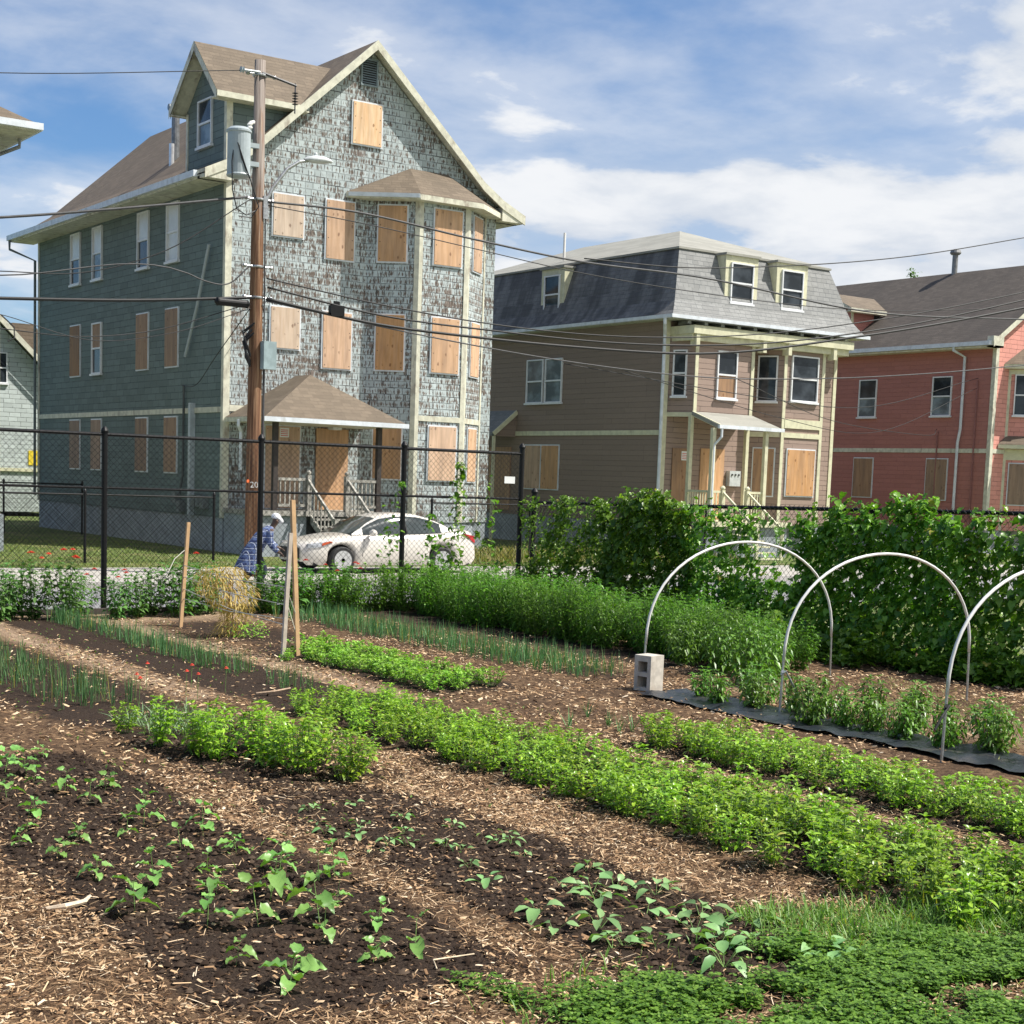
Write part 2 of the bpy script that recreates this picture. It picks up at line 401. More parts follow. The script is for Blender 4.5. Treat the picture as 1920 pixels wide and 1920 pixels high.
# garden ground: dense sheet of clods and mulch
step = .06
xs = np.arange(-1.5, 18.6, step); ys = np.arange(2.0, 24.42, step)
GX, GY = np.meshgrid(xs, ys, indexing='ij')
GH = gheight(GX, GY)
nx, ny = GX.shape
V = np.stack([GX, GY, GH], -1).reshape(-1, 3)
I = np.arange(nx*ny).reshape(nx, ny)
Fq = np.stack([I[:-1,:-1], I[1:,:-1], I[1:,1:], I[:-1,1:]], -1).reshape(-1, 4)
msoil = NT('garden_soil'); P = msoil.obj()
at = msoil.n('ShaderNodeAttribute', attribute_name='soil').outputs['Fac']
n1 = msoil.noise(P, 14, 6, .7); n2 = msoil.noise(P, 60, 4, .7); n3 = msoil.noise(P, 1.2, 4, .6)
mulch = msoil.ramp(n1, [(.30, (.022,.014,.009)), (.45, (.085,.05,.029)), (.6, (.20,.128,.072)), (.8, (.38,.26,.155))])  # dark stops paint in the shadows between the chips
mulch = msoil.mix(msoil.math('MULTIPLY', msoil.step(n3, .42, .66), .7), mulch, (.055,.034,.022))
soilc = msoil.ramp(n2, [(.3, (.018,.012,.009)), (.55, (.042,.028,.020)), (.75, (.085,.060,.043))])
mk = msoil.step(msoil.math('ADD', at, msoil.math('MULTIPLY', msoil.math('SUBTRACT', msoil.noise(P, 5, 5, .7), .5), .9)), .42, .62)
att = msoil.n('ShaderNodeAttribute', attribute_name='dry').outputs['Fac']
drycol = msoil.ramp(n1, [(.3, (.20,.135,.088)), (.7, (.37,.27,.185))])
mulch = msoil.mix(att, mulch, drycol)
msoil.fin(msoil.mix(mk, mulch, soilc), .95, bump=msoil.math('ADD', n1, msoil.math('MULTIPLY', n2, .6)), bs=1.0, bd=.025, spec=.15)
garden = npmesh('garden_ground', V, Fq, msoil.mat, smooth=True); tag(garden, kind='structure')
BM = bedmask(GX, GY).astype(np.float32)
a_ = garden.data.attributes.new('soil', 'FLOAT', 'POINT'); a_.data.foreach_set('value', BM.ravel())
dry = np.clip(1.2 - np.abs(GX-8.62)/.28, 0, 1)*(GY > 14.2) + np.clip(1.2-np.abs(GX-6.6)/.3, 0, 1)*(GY > 15) + np.clip((GY-22.4)/1.2, 0, 1)*(GX < 11) + .7*np.clip(1.2-np.abs(GX-13.1)/.8, 0, 1)*(GY < 14)
a_ = garden.data.attributes.new('dry', 'FLOAT', 'POINT'); a_.data.foreach_set('value', np.clip(dry, 0, 1).astype(np.float32).ravel())

mg = NT('rough_lawn'); P = mg.obj()
n1 = mg.noise(P, 5, 5, .65); n2 = mg.noise(P, .7, 4, .6)
c = mg.ramp(n1, [(.3, (.05,.085,.022)), (.5, (.10,.145,.04)), (.7, (.19,.20,.085))])
c = mg.mix(mg.math('MULTIPLY', mg.step(n2, .45, .7), .6), c, (.25,.21,.12))
mg.fin(c, .95, bump=n1, bs=.6, bd=.05, spec=.1)
def sheet(name, x0, x1, y0, y1, z, mat, n=1):
    b = MB()
    b.add([(x0,y0,z),(x1,y0,z),(x1,y1,z),(x0,y1,z)], [(0,1,2,3)]); return b.build(name, mat)
tag(sheet('ground', -600, 900, -300, 1100, -.17, mg.mat), kind='structure')
# lawn between pavement and houses, a solid slab
b = MB(); b.box(-300, 500, 35.6, 400, -.3, -.004)
tag(b.build('lawn', mg.mat), kind='structure')
mr = NT('asphalt'); P = mr.obj()
n1 = mr.noise(P, 60, 3, .6); n2 = mr.noise(P, .8, 4, .6)
c = mr.mix(mr.step(n1, .3, .7), (.17,.17,.18), (.25,.25,.255)); c = mr.mix(mr.math('MULTIPLY', mr.step(n2, .4, .65), .5), c, (.21,.205,.20))
mr.fin(c, .9, bump=n1, bs=.3, bd=.01)
tag(sheet('road', -300, 500, 24.9, 31.05, -.13, mr.mat), kind='structure')
mc = NT('concrete'); P = mc.obj()
n1 = mc.noise(P, 9, 5, .65); n2 = mc.noise(P, .9, 4)
sx = mc.n('ShaderNodeSeparateXYZ', {0: P})
jt = mc.math('MAXIMUM', mc.math('LESS_THAN', mc.math('FRACT', mc.math('DIVIDE', sx.outputs[0], 1.5)), .012), mc.math('LESS_THAN', mc.math('ABSOLUTE', mc.math('SUBTRACT', sx.outputs[1], 33.1)), .012))
c = mc.mix(mc.step(n1, .3, .7), (.33,.31,.275), (.44,.415,.375)); c = mc.mix(mc.math('MULTIPLY', mc.step(n2, .5, .7), .4), c, (.32,.30,.25))
mc.fin(mc.mix(jt, c, (.12,.12,.09)), .9, bump=n1, bs=.2, bd=.01)
b = MB(); b.box(-300, 500, 31.25, 35.596, -.3, 0)
tag(b.build('sidewalk', mc.mat), kind='structure')
b = MB(); b.box(-300, 500, 31.05, 31.246, -.3, .012)
tag(b.build('kerb', plain('granite_kerb', (.42,.40,.37), .8, .15, 3)), kind='structure')
# timber edging under the fence
b = MB(); b.box(-4, 17.25, 24.40, 24.50, -.2, .09); b.box(-4, 17.25, 24.60, 24.74, -.2, .02)
tag(b.build('timber_edging', plain('dark_weathered_timber', (.05,.042,.036), .9, .3, 3)), 'dark weathered timber edging along the foot of the tall fence', 'edging')

# ------------------------------------------------------------------ house building helpers
def wall_frame(p0, n):
    """local frame on a vertical wall: origin p0, u = horizontal (to the right seen from outside), n = outward normal"""
    n = Vector((n[0], n[1], 0)).normalized(); u = Vector((-n.y, n.x, 0)); return Vector((p0[0], p0[1], 0)), u, Vector((0,0,1)), n
def rim(b, fr, u0, u1, z0, z1, w, d0, d1, mi=0):
    o, u, z, n = fr
    b.frame(o, u, z, n, u0-w, u1+w, z1, z1+w, d0, d1, mi); b.frame(o, u, z, n, u0-w, u1+w, z0-w, z0, d0, d1, mi)
    b.frame(o, u, z, n, u0-w, u0, z0, z1, d0, d1, mi); b.frame(o, u, z, n, u1, u1+w, z0, z1, d0, d1, mi)
def boarded(root, fr, u0, u1, z0, z1, mat=None, frame_mat=None, w=.045, label=None, out=.07):
    b = MB(); b.frame(*fr, u0, u1, z0, z1, .004, out); o_, u_, z_, n_ = fr
    for ku in (0, 1):
        for kz in range(4):
            c_ = o_+u_*((u0+.06) if ku == 0 else (u1-.06))+z_*(z0+.08+(z1-z0-.16)*kz/3)+n_*out
            b.frame(c_, u_, z_, n_, -.012, .012, -.012, .012, -.001, .003, 1)
    bd = b.build('window_board', [mat or PLY, DARK], root)
    f = MB(); rim(f, fr, u0, u1, z0, z1, w, .003, out-.02); f.build('frame', frame_mat or GUTTER, bd)
    if label: bd['label'] = label
    return bd
def sash(root, fr, u0, u1, z0, z1, upper=None, lower=None, w=.08, fm=None, label=None, name='window'):
    upper = upper or GLASS; lower = lower or GLASS; fm = fm or WHITE
    zm = (z0+z1)/2
    b = MB(); b.frame(*fr, u0, u1, z0, zm, .004, .014, 0); b.frame(*fr, u0, u1, zm, z1, .004, .026, 1)
    wd = b.build(name, [lower, upper], root)
    f = MB(); rim(f, fr, u0+w*.6, u1-w*.6, z0+w*.6, z1-w*.6, w*.62, .003, .07)
    f.frame(*fr, u0+w*.4, u1-w*.4, zm-.03, zm+.03, .003, .055)
    f.build('frame', fm, wd)
    s_ = MB(); s_.frame(*fr, u0-.05, u1+.05, z0-.06, z0+.01, .003, .11); s_.build('sill', fm, wd)
    if label: wd['label'] = label
    return wd
def dspout(root, pts, mat=None, r=.05, name='downspout'):
    b = MB(); b.tube(pts, r, 8); return b.build(name, mat or GUTTER, root)

# ------------------------------------------------------------------ blue-green shingled house
h1 = thing('shingled_house', 'tall three storey house with peeling blue green shingles and boarded windows', 'house')
X0, X1, Y0, Y1 = 19.0, 28.3, 42.24, 59.0
b = MB()
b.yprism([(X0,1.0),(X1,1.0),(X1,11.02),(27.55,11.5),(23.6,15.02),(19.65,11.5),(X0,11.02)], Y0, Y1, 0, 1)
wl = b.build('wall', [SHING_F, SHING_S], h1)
b = MB(); b.box(X0+.03, X1-.03, Y0+.03, Y1-.03, -.2, 1.0); b.build('foundation', FOUND, h1)
# main roof: flared profile, cream underside
prof = [(18.15,10.80),(18.9,11.16),(19.65,11.66),(23.6,15.24),(27.55,11.66),(28.3,11.18),(29.15,10.80)]
bot = [(x, z-.14) for x, z in prof]
b = MB(); YA, YB = 41.85, 59.7
for i in range(6):
    (xa,za),(xb,zb) = prof[i], prof[i+1]; (xc,zc),(xd,zd) = bot[i], bot[i+1]
    b.add([(xa,YA,za),(xb,YA,zb),(xb,YB,zb),(xa,YB,za)], [(0,1,2,3)], 0)
    b.add([(xc,YA,zc),(xd,YA,zd),(xd,YB,zd),(xc,YB,zc)], [(3,2,1,0)], 1)
    b.add([(xa,YA,za),(xb,YA,zb),(xd,YA,zd),(xc,YA,zc)], [(3,2,1,0)], 1)
    b.add([(xa,YB,za),(xb,YB,zb),(xd,YB,zd),(xc,YB,zc)], [(0,1,2,3)], 1)
b.add([(18.15,YA,10.80),(18.15,YB,10.80),(18.15,YB,10.66),(18.15,YA,10.66)], [(0,1,2,3)], 1)
b.add([(29.15,YA,10.80),(29.15,YB,10.80),(29.15,YB,10.66),(29.15,YA,10.66)], [(3,2,1,0)], 1)
rf = b.build('roof', [ROOF1, CREAM2], h1, recalc=False)
b = MB()   # rake boards
for i in range(6):
    (xa,za),(xb,zb) = prof[i], prof[i+1]
    for y_, t in ((YA-.03, .27),):
        b.add([(xa,y_,za+.005),(xb,y_,zb+.005),(xb,y_,zb-t),(xa,y_,za-t),(xa,y_+.06,za+.005),(xb,y_+.06,zb+.005),(xb,y_+.06,zb-t),(xa,y_+.06,za-t)],
              [(3,2,1,0),(4,5,6,7),(0,1,5,4),(7,6,2,3)])
b.build('rake_board', CREAM2, rf)
b = MB(); b.box(18.15, 19.0, 42.2, 59.6, 10.56, 10.63)
b.add([(18.15,41.85,10.56),(19.02,41.85,10.56),(19.02,41.85,11.0),(18.15,41.85,10.70),(18.15,42.35,10.56),(19.02,42.35,10.56),(19.02,42.35,11.0),(18.15,42.35,10.70)],
      [(0,1,2,3),(7,6,5,4),(0,4,5,1),(3,2,6,7),(0,3,7,4),(1,5,6,2)])
b.build('soffit', CREAM2, rf)
b = MB(); b.box(28.3, 29.1, 42.2, 59.6, 10.56, 10.63)
b.add([(28.28,41.85,10.56),(29.12,41.85,10.56),(29.12,41.85,10.70),(28.28,41.85,11.0),(28.28,42.35,10.56),(29.12,42.35,10.56),(29.12,42.35,10.70),(28.28,42.35,11.0)],
      [(0,1,2,3),(7,6,5,4),(0,4,5,1),(3,2,6,7),(0,3,7,4),(1,5,6,2)])
b.build('soffit', CREAM2, rf)
b = MB(); b.box(18.03, 18.15, 42.35, 59.75, 10.62, 10.80); b.build('gutter', GUTTER, rf)
# corner boards and belt
b = MB(); b.box(X0-.03, X0, Y0-.03, Y0+.13, 1.0, 10.56); b.box(X0-.0, X0+.17, Y0-.03, Y0, 1.0, 10.9); b.build('corner_board', CREAM2, h1)
b = MB(); b.box(X0-.03, X0, Y1-.15, Y1, 1.0, 10.56); b.build('corner_board', CREAM2, h1)
b = MB(); b.box(X0-.035, X0, Y0+.13, Y1-.15, 4.06, 4.22); b.box(X0+.17, 23.6, Y0-.035, Y0, 4.1, 4.28); b.build('belt_board', CREAM2, h1)
FR1 = wall_frame((0, Y0), (0,-1)); SD1 = wall_frame((X0, 0), (-1,0))   # side: u runs towards -Y
boarded(h1, FR1, 20.46, 21.43, 9.27, 10.45, PLYF); boarded(h1, FR1, 22.2, 23.13, 8.79, 10.49)
boarded(h1, FR1, 23.02, 23.99, 12.25, 13.46, PLYF, label='small boarded attic window')
boarded(h1, FR1, 20.44, 21.37, 6.03, 7.21, PLYF); boarded(h1, FR1, 22.16, 23.11, 5.56, 7.21)
b = MB(); b.frame(*FR1, 23.3, 23.78, 14.02, 14.72, .003, .02, 1); rim(b, FR1, 23.3, 23.78, 14.02, 14.72, .05, .003, .06, 0)
for k in range(10):
    z = 14.05+k*.067; o, u, zz, n = FR1
    b.add([o+u*23.3+zz*z+n*.06, o+u*23.78+zz*z+n*.06, o+u*23.78+zz*(z+.045)+n*.02, o+u*23.3+zz*(z+.045)+n*.02], [(0,1,2,3)], 0)
b.build('louvre_vent', [plain('grey_green_vent', (.20,.25,.27), .6), DARK], h1)
def sd(y0, y1): return -y1, -y0      # side wall coordinates
colY = [(54.35,55.32),(52.2,53.12),(48.02,48.97),(45.6,46.55)]
for i, (a, c) in enumerate(colY):
    u0, u1 = sd(a, c)
    sash(h1, SD1, u0, u1, 8.7, 10.47, BLINDW, [GLASS, GLASSB, GLASS, BLINDW][i], label=['side window with white blind above dark glass','side window','side window with white blind above dark glass','side window with white blinds in both halves'][i] if i != 1 else None)
    if i == 1: sash(h1, SD1, u0, u1, 5.52, 7.25, PLYD, GLASS, label='open side window between two boarded ones')
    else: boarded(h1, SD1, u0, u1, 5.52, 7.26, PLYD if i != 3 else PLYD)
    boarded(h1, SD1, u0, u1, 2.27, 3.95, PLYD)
# dormer: cross gable on the left slope, its gable wall flush with the side wall
DY0, DY1, DR = 42.27, 45.15, 43.55
b = MB()
b.add([(X0,DY0,10.9),(X0,DY1,10.9),(X0,DY1,12.95),(X0,DR+.15,14.3),(X0,DY0,12.95)], [(0,4,3,2,1)], 1)
b.add([(X0,DY0,10.9),(21.9,DY0,10.9),(21.9,DY0,13.1),(X0,DY0,13.1)], [(0,1,2,3)], 0)
b.add([(X0,DY1,10.9),(21.5,DY1,10.9),(21.5,DY1,13.1),(X0,DY1,13.1)], [(3,2,1,0)], 1)
dm = b.build('dormer', [SHING_S, SHING_S], h1, recalc=False)
dx0 = 18.5; xe = 23.3
b = MB(); RZ = 14.62; EZ = 12.98; ya, yb, yr = 41.87, 45.32, 43.5
for th_, mi in ((0, 0), (-.12, 1)):
    b.add([(dx0,ya,EZ+th_),(21.2,ya,EZ+th_),(xe,yr,RZ+th_),(dx0,yr,RZ+th_)], [(0,1,2,3) if mi == 0 else (3,2,1,0)], mi)
    b.add([(dx0,yr,RZ+th_),(xe,yr,RZ+th_),(21.35,yb,EZ+th_),(dx0,yb,EZ+th_)], [(0,1,2,3) if mi == 0 else (3,2,1,0)], mi)
for (p, q, zp, zq) in ((ya, yr, EZ, RZ), (yr, yb, RZ, EZ)):
    b.add([(dx0-.02,p,zp+.01),(dx0-.02,q,zq+.01),(dx0-.02,q,zq-.26),(dx0-.02,p,zp-.26)], [(0,1,2,3)], 1)
    b.add([(dx0+.03,p,zp),(dx0+.03,q,zq),(dx0+.03,q,zq-.26),(dx0+.03,p,zp-.26)], [(3,2,1,0)], 1)
b.box(dx0, 21.3, ya-.02, ya+.02, EZ-.16, EZ+.0, 1)
b.box(dx0, 21.4, ya+.03, DY0+.02, EZ-.17, EZ-.13, 1)
b.box(dx0, 21.0, DY1, yb-.02, EZ-.17, EZ-.13, 1)
b.build('dormer_roof', [ROOF1, CREAM2], dm, recalc=False)
b = MB(); b.box(X0-.03, X0+.16, DY0-.03, DY0+.14, 10.95, 12.9); b.build('corner_board', CREAM2, dm)
b = MB(); b.box(X0-.03, X0, DY1-.12, DY1, 10.95, 12.9); b.build('corner_board', CREAM2, dm)
u0, u1 = sd(43.25, 44.25); sash(dm, SD1, u0, u1, 11.78, 13.12, GLASS, GLASSB)
# flue pipes
b = MB(); b.tube([(20.6,49.9,12.1),(20.6,49.9,14.15)], .13, 12); b.tube([(20.35,49.9,14.17),(20.85,49.9,14.17)], .11, 10); b.build('flue', plain('dark_flue_metal', (.20,.21,.22), .4, .2, 8, metal=.4), rf)
b = MB(); b.tube([(20.35,49.6,12.0),(20.35,49.6,12.95)], .085, 12); b.lathe([(.2,0),(.09,.14)], (20.35,49.6,11.98), 12); b.build('vent_pipe', plain('bright_aluminium', (.7,.72,.74), .3, .1, 8, metal=.6), rf)
# services on the side wall
b = MB(); b.box(X0-.16, X0, 44.26, 44.42, 1.0, 4.36); b.build('wall_duct', plain('grey_plastic_duct', (.42,.46,.48), .4), h1)
dspout(h1, [(18.86,43.1,8.9),(18.86,43.9,7.2),(18.86,44.75,5.75)], GREYP, .05, 'service_mast')
dspout(h1, [(18.93,45.0,4.9),(18.93,45.0,2.2),(18.85,45.05,1.6)], plain('dark_conduit', (.07,.08,.08), .5), .035, 'conduit')
MG = plain('meter_grey', (.16,.18,.18), .5)
for y, z in ((45.4,1.5),(45.05,1.25),(43.95,1.45),(43.6,1.45),(43.3,1.4)):
    b = MB(); b.box(X0-.2, X0-.01, y-.13, y+.13, z-.17, z+.17); b.lathe([(.07,0),(.07,.03)], (X0-.22,y,z), 12, axis='x'); b.build('utility_meter', MG, h1)
dspout(h1, [(18.1,59.6,10.62),(18.1,59.6,10.3),(18.85,58.95,9.9),(18.85,58.95,1.2)], plain('dark_downspout', (.13,.16,.17), .5), .05)
# two storey bay
bay = [(23.55,Y0+.1),(23.6,Y0),(24.85,41.24),(26.62,41.24),(27.9,Y0),(27.95,Y0+.1)]
b = MB(); b.prism(bay, 1.0, 10.75, 0); by = b.build('bay', SHING_F, h1)
b = MB(); b.prism([(23.63,Y0+.1),(24.87,41.27),(26.6,41.27),(27.87,Y0+.1)], -.2, 1.0); b.build('foundation', FOUND, by)
def facewall(p, q):
    """wall frame from left point p to right point q (seen from outside)"""
    p, q = Vector((*p, 0)), Vector((*q, 0)); u = (q-p); L = u.length; u.normalize(); n = Vector((u.y, -u.x, 0)); return (p, u, Vector((0,0,1)), n), L
LF, LL = facewall((23.6,Y0), (24.85,41.24)); FF, FL = facewall((24.85,41.24), (26.62,41.24)); RF, RL = facewall((26.62,41.24), (27.9,Y0))
for z0, z1 in ((2.3,3.95),(5.6,7.25),(8.85,10.5)):
    boarded(by, LF, .36, 1.22, z0, z1, PLY); boarded(by, FF, .52, 1.50, z0, z1, PLY); boarded(by, RF, .42, 1.2, z0, z1, PLY)
for fr, a in ((LF, LL), (FF, FL)):
    b = MB(); b.frame(*fr, a-.13, a+.02, 1.0, 10.7, .003, .03); nf = FF if fr is LF else RF; b.frame(*nf, -.0, .13, 1.0, 10.7, .003, .03); b.build('corner_board', CREAM2, by)
b = MB(); b.frame(*RF, RL-.1, RL+.02, 1.0, 10.7, .003, .03); b.build('corner_board', CREAM2, by)
for fr, L in ((FF, FL), (RF, RL)):
    b = MB(); b.frame(*fr, .13, L-.13, 4.1, 4.26, .003, .035); b.build('belt_board', CREAM2, by)
b = MB(); ez = 10.80
ev = [(22.85,Y0-.02),(24.65,40.86),(26.9,40.86),(28.65,Y0-.02)]
ap = [(25.05,Y0-.02,11.78),(26.4,Y0-.02,11.78)]
b.add([(*ev[0],ez),(*ev[1],ez),(*ap[0],)], [(0,1,2)], 0)
b.add([(*ev[1],ez),(*ev[2],ez),ap[1],ap[0]], [(0,1,2,3)], 0); b.add([(*ev[2],ez),(*ev[3],ez),ap[1]], [(0,1,2)], 0)
b.prism(ev, ez-.16, ez-.004, 1)
b.build('bay_roof', [ROOF1, CREAM2], by)
b = MB(); b.bar((22.9,42.15,10.74),(24.6,40.84,10.74), .09, .12); b.build('gutter', GUTTER, by)
# front porch
pr_ = MB(); e = [(19.04,39.55),(23.55,39.55),(23.55,Y0-.003),(19.04,Y0-.003)]; ez = 3.92; a1 = (21.3,41.3,5.25); a2 = (21.3,Y0-.003,5.25)
pr_.add([(*e[0],ez),(*e[1],ez),a1], [(0,1,2)], 0); pr_.add([(*e[1],ez),(*e[2],ez),a2,a1], [(0,1,2,3)], 0); pr_.add([(*e[3],ez),(*e[0],ez),a1,a2], [(0,1,2,3)], 0)
pr_.prism(e, 3.78, 3.915, 1)
pch = pr_.build('porch_roof', [ROOF1, CREAM2], h1)
b = MB(); b.box(18.96, 23.6, 39.43, 39.55, 3.78, 3.91); b.build('gutter', GUTTER, pch)
dspout(pch, [(19.0,41.2,3.85),(19.0,41.2,3.66),(19.12,41.3,3.5),(19.12,41.3,2.4)])
OLDW = plain('flaking_white_paint', (.33,.315,.28), .7, .35, 9, dirt=((.12,.09,.07), .85))
DKW = plain('dark_stained_wood', (.045,.035,.03), .7, .2, 5)
b = MB(); b.box(19.0, 23.5, 39.9, Y0-.003, 1.16, 1.30); pf = b.build('porch_floor', OLDW, h1)
for xa, xb in ((19.05,20.6),(22.0,23.45)):
    b = MB(); b.box(xa, xb, 40.0, 42.2, -.2, 1.155); b.build('porch_base', FOUND, pf)
for x in (19.6, 22.95):
    b = MB(); b.box(x-.07, x+.07, 39.98, 40.12, 1.3, 3.78); b.build('porch_post', DKW, pf)
for xa, xb in ((19.7,20.6),(21.95,22.88)):
    b = MB(); b.box(xa, xb, 40.0, 40.08, 2.16, 2.24); b.box(xa, xb, 40.0, 40.08, 1.42, 1.5)
    k = int((xb-xa)/.13)
    for i in range(k): x = xa+(i+.5)*(xb-xa)/k; b.box(x-.02, x+.02, 40.02, 40.06, 1.5, 2.16)
    b.build('railing', OLDW, pf)
for x in (20.66, 21.9):
    b = MB(); b.box(x-.06, x+.06, 39.95, 40.1, 1.3, 2.33); b.lathe([(.03,0),(.07,.05),(.07,.09),(.02,.14)], (x,40.02,2.33), 10); b.build('newel_post', OLDW, pf)
b = MB()
for k in range(6): b.box(20.72, 21.84, 39.9-.28*(k+1), 39.9-.28*k+.02, 1.30-.2*(k+1)-.05, 1.30-.2*(k+1)+.0)
for x in (20.68, 21.85):
    b.add([(x,39.9,1.2),(x,39.9,.95),(x,38.2,-.1),(x,38.2,.1),(x+.05,39.9,1.2),(x+.05,39.9,.95),(x+.05,38.2,-.1),(x+.05,38.2,.1)], [(0,1,2,3),(7,6,5,4),(0,4,5,1),(1,5,6,2),(2,6,7,3),(3,7,4,0)])
stp = b.build('porch_steps', OLDW, pf)
for x in (20.62, 21.92):
    b = MB(); b.bar((x,40.0,2.2),(x,38.3,1.05), .06, .08); b.box(x-.06, x+.06, 38.2, 38.32, 0, 1.15)
    for k in range(7): y = 39.8-k*.22; zt = 2.15-(40-y)*.676; b.box(x-.018, x+.018, y-.018, y+.018, zt-.85, zt)
    b.build('stair_rail', OLDW, stp)
boarded(h1, FR1, 20.33, 21.45, 1.32, 3.74, PLY, label='boarded opening beside the front door')
b = MB(); b.frame(*FR1, 22.01, 23.1, 1.3, 3.74, .004, .06); b.build('door_board', PLY, h1)
b = MB(); b.frame(*FR1, 20.78, 21.08, 3.42, 3.7, .072, .078, 0)
for k in range(4): b.frame(*FR1, 20.81, 21.05, 3.46+k*.055, 3.48+k*.055, .0785, .0795, 1)
b.build('notice', [SIGNW, RED], h1)
b = MB(); b.box(22.25, 22.55, 41.6, 41.9, 3.7, 3.775); b.build('porch_light', WHITE, pch)
rebase(h1, (23.6, 42.24, 0))
# ------------------------------------------------------------------ brown mansard house
h2 = thing('mansard_house', 'mauve brown clapboard house with a slate grey mansard roof and cream trim', 'house')
A0, A1, B0, B1 = 35.6, 44.1, 42.24, 57.0
b = MB(); b.prism([(A0,B0),(A1,B0),(A1,B1),(A0,B1)], 1.05, 8.1, 0); 
w2 = b.build('wall', [BROWN], h2)
w2.data.materials.append(BROWN_S)
for p in w2.data.polygons:
    if abs(p.normal.x) > .7: p.material_index = 1
b = MB(); b.box(A0+.03, A1-.03, B0+.03, B1-.03, -.2, 1.05); b.build('foundation', FOUND, h2)
rings = []
for ins, z in ((0,8.22),(.16,8.40),(.42,8.78),(.62,9.3),(.85,10.0),(1.1,10.72)):
    rings.append([(35.15+ins, 41.42+ins, z),(44.75-ins, 41.42+ins, z),(44.75-ins, 57.6-ins, z),(35.15+ins, 57.6-ins, z)])
b = MB()
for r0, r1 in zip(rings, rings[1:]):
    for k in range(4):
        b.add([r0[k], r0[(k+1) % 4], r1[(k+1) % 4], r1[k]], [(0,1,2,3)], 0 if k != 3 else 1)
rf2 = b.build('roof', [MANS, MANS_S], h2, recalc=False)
b = MB(); rr = rings[-1]; e = .08
q = [(rr[0][0]-e, rr[0][1]-e, 10.73), (rr[1][0]+e, rr[1][1]-e, 10.73), (rr[2][0]+e, rr[2][1]+e, 10.73), (rr[3][0]-e, rr[3][1]+e, 10.73)]
t1, t2 = (39.8,46.7,12.12), (39.8,52.8,12.12)
b.add([q[0],q[1],t1], [(0,1,2)]); b.add([q[1],q[2],t2,t1], [(0,1,2,3)]); b.add([q[2],q[3],t2], [(0,1,2)]); b.add([q[3],q[0],t1,t2], [(0,1,2,3)])
b.prism([(p[0],p[1]) for p in q], 10.66, 10.728)
b.build('upper_roof', TOPROOF, rf2, recalc=False)
b = MB(); b.box(35.2, 44.7, 41.46, B0, 8.1, 8.2); b.box(35.2, A0, B0, 57.5, 8.1, 8.2); b.box(A1, 44.7, B0, 57.5, 8.1, 8.2)
for k in range(11): x = 36.0+k*.78; b.box(x, x+.16, 41.6, 42.1, 7.97, 8.1)
b.build('soffit', plain('soffit_grey_cream', (.47,.48,.40), .6), rf2)
b = MB(); b.box(35.05, 44.85, 41.32, 41.44, 8.12, 8.24); b.box(35.05, 35.17, 41.44, 57.5, 8.12, 8.24); b.build('gutter', GUTTER, rf2)
b = MB(); b.box(A0-.03, A0, B0-.03, B0+.14, 1.05, 8.1); b.box(A0, A0+.16, B0-.03, B0, 1.05, 8.1); b.build('corner_board', CREAM, h2)
b = MB(); b.box(A1-.16, A1, B0-.03, B0, 1.05, 8.1); b.build('corner_board', CREAM, h2)
b = MB(); b.box(A0-.035, A0, B0+.14, B1, 4.15, 4.32); b.build('belt_board', CREAM, h2)
SD2 = wall_frame((A0, 0), (-1,0)); FR2 = wall_frame((0, B0), (0,-1))
sash(h2, SD2, -50.55, -49.45, 5.40, 7.08, GLASSB, GLASSB); sash(h2, SD2, -49.32, -48.22, 5.40, 7.08, GLASSB, GLASSB)
boarded(h2, SD2, -50.5, -49.45, 2.1, 3.76); boarded(h2, SD2, -49.35, -48.27, 2.1, 3.76)
def dormer2(root, face, w0, w1, z0, z1, back, oframe, lab=None):
    """flat roofed dormer: local frame on its front face"""
    o, u, z, n = oframe
    b = MB(); b.frame(o, u, z, n, w0-.24, w1+.24, z0-.12, z1+.24, -back, 0)
    d = b.build('dormer', CREAM, root)
    if lab: d['label'] = lab
    b = MB(); b.frame(o, u, z, n, w0-.3, w1+.3, z1+.24, z1+.32, -back, .08); b.build('dormer_roof', TOPROOF, d)
    sash(d, oframe, w0, w1, z0, z1, GLASS, GLASS)
dF = wall_frame((0, 41.98), (0,-1)); dS = wall_frame((35.72, 0), (-1,0))
dormer2(rf2, None, 38.22, 39.3, 8.95, 10.35, 1.0, dF); dormer2(rf2, None, 40.72, 41.8, 8.95, 10.35, 1.0, dF)
dormer2(rf2, None, -49.75, -48.75, 8.8, 10.25, .9, dS, 'dormer on the shaded side of the roof')
b = MB(); b.tube([(36.75,50,11.0),(36.75,50,12.05)], .05, 8); b.build('vent_pipe', PVC, rf2)
dspout(h2, [(35.1,41.75,8.12),(35.1,41.75,7.95),(35.5,42.2,7.6),(35.5,42.2,4.0),(35.5,42.2,.1)], GUTTER, .06)
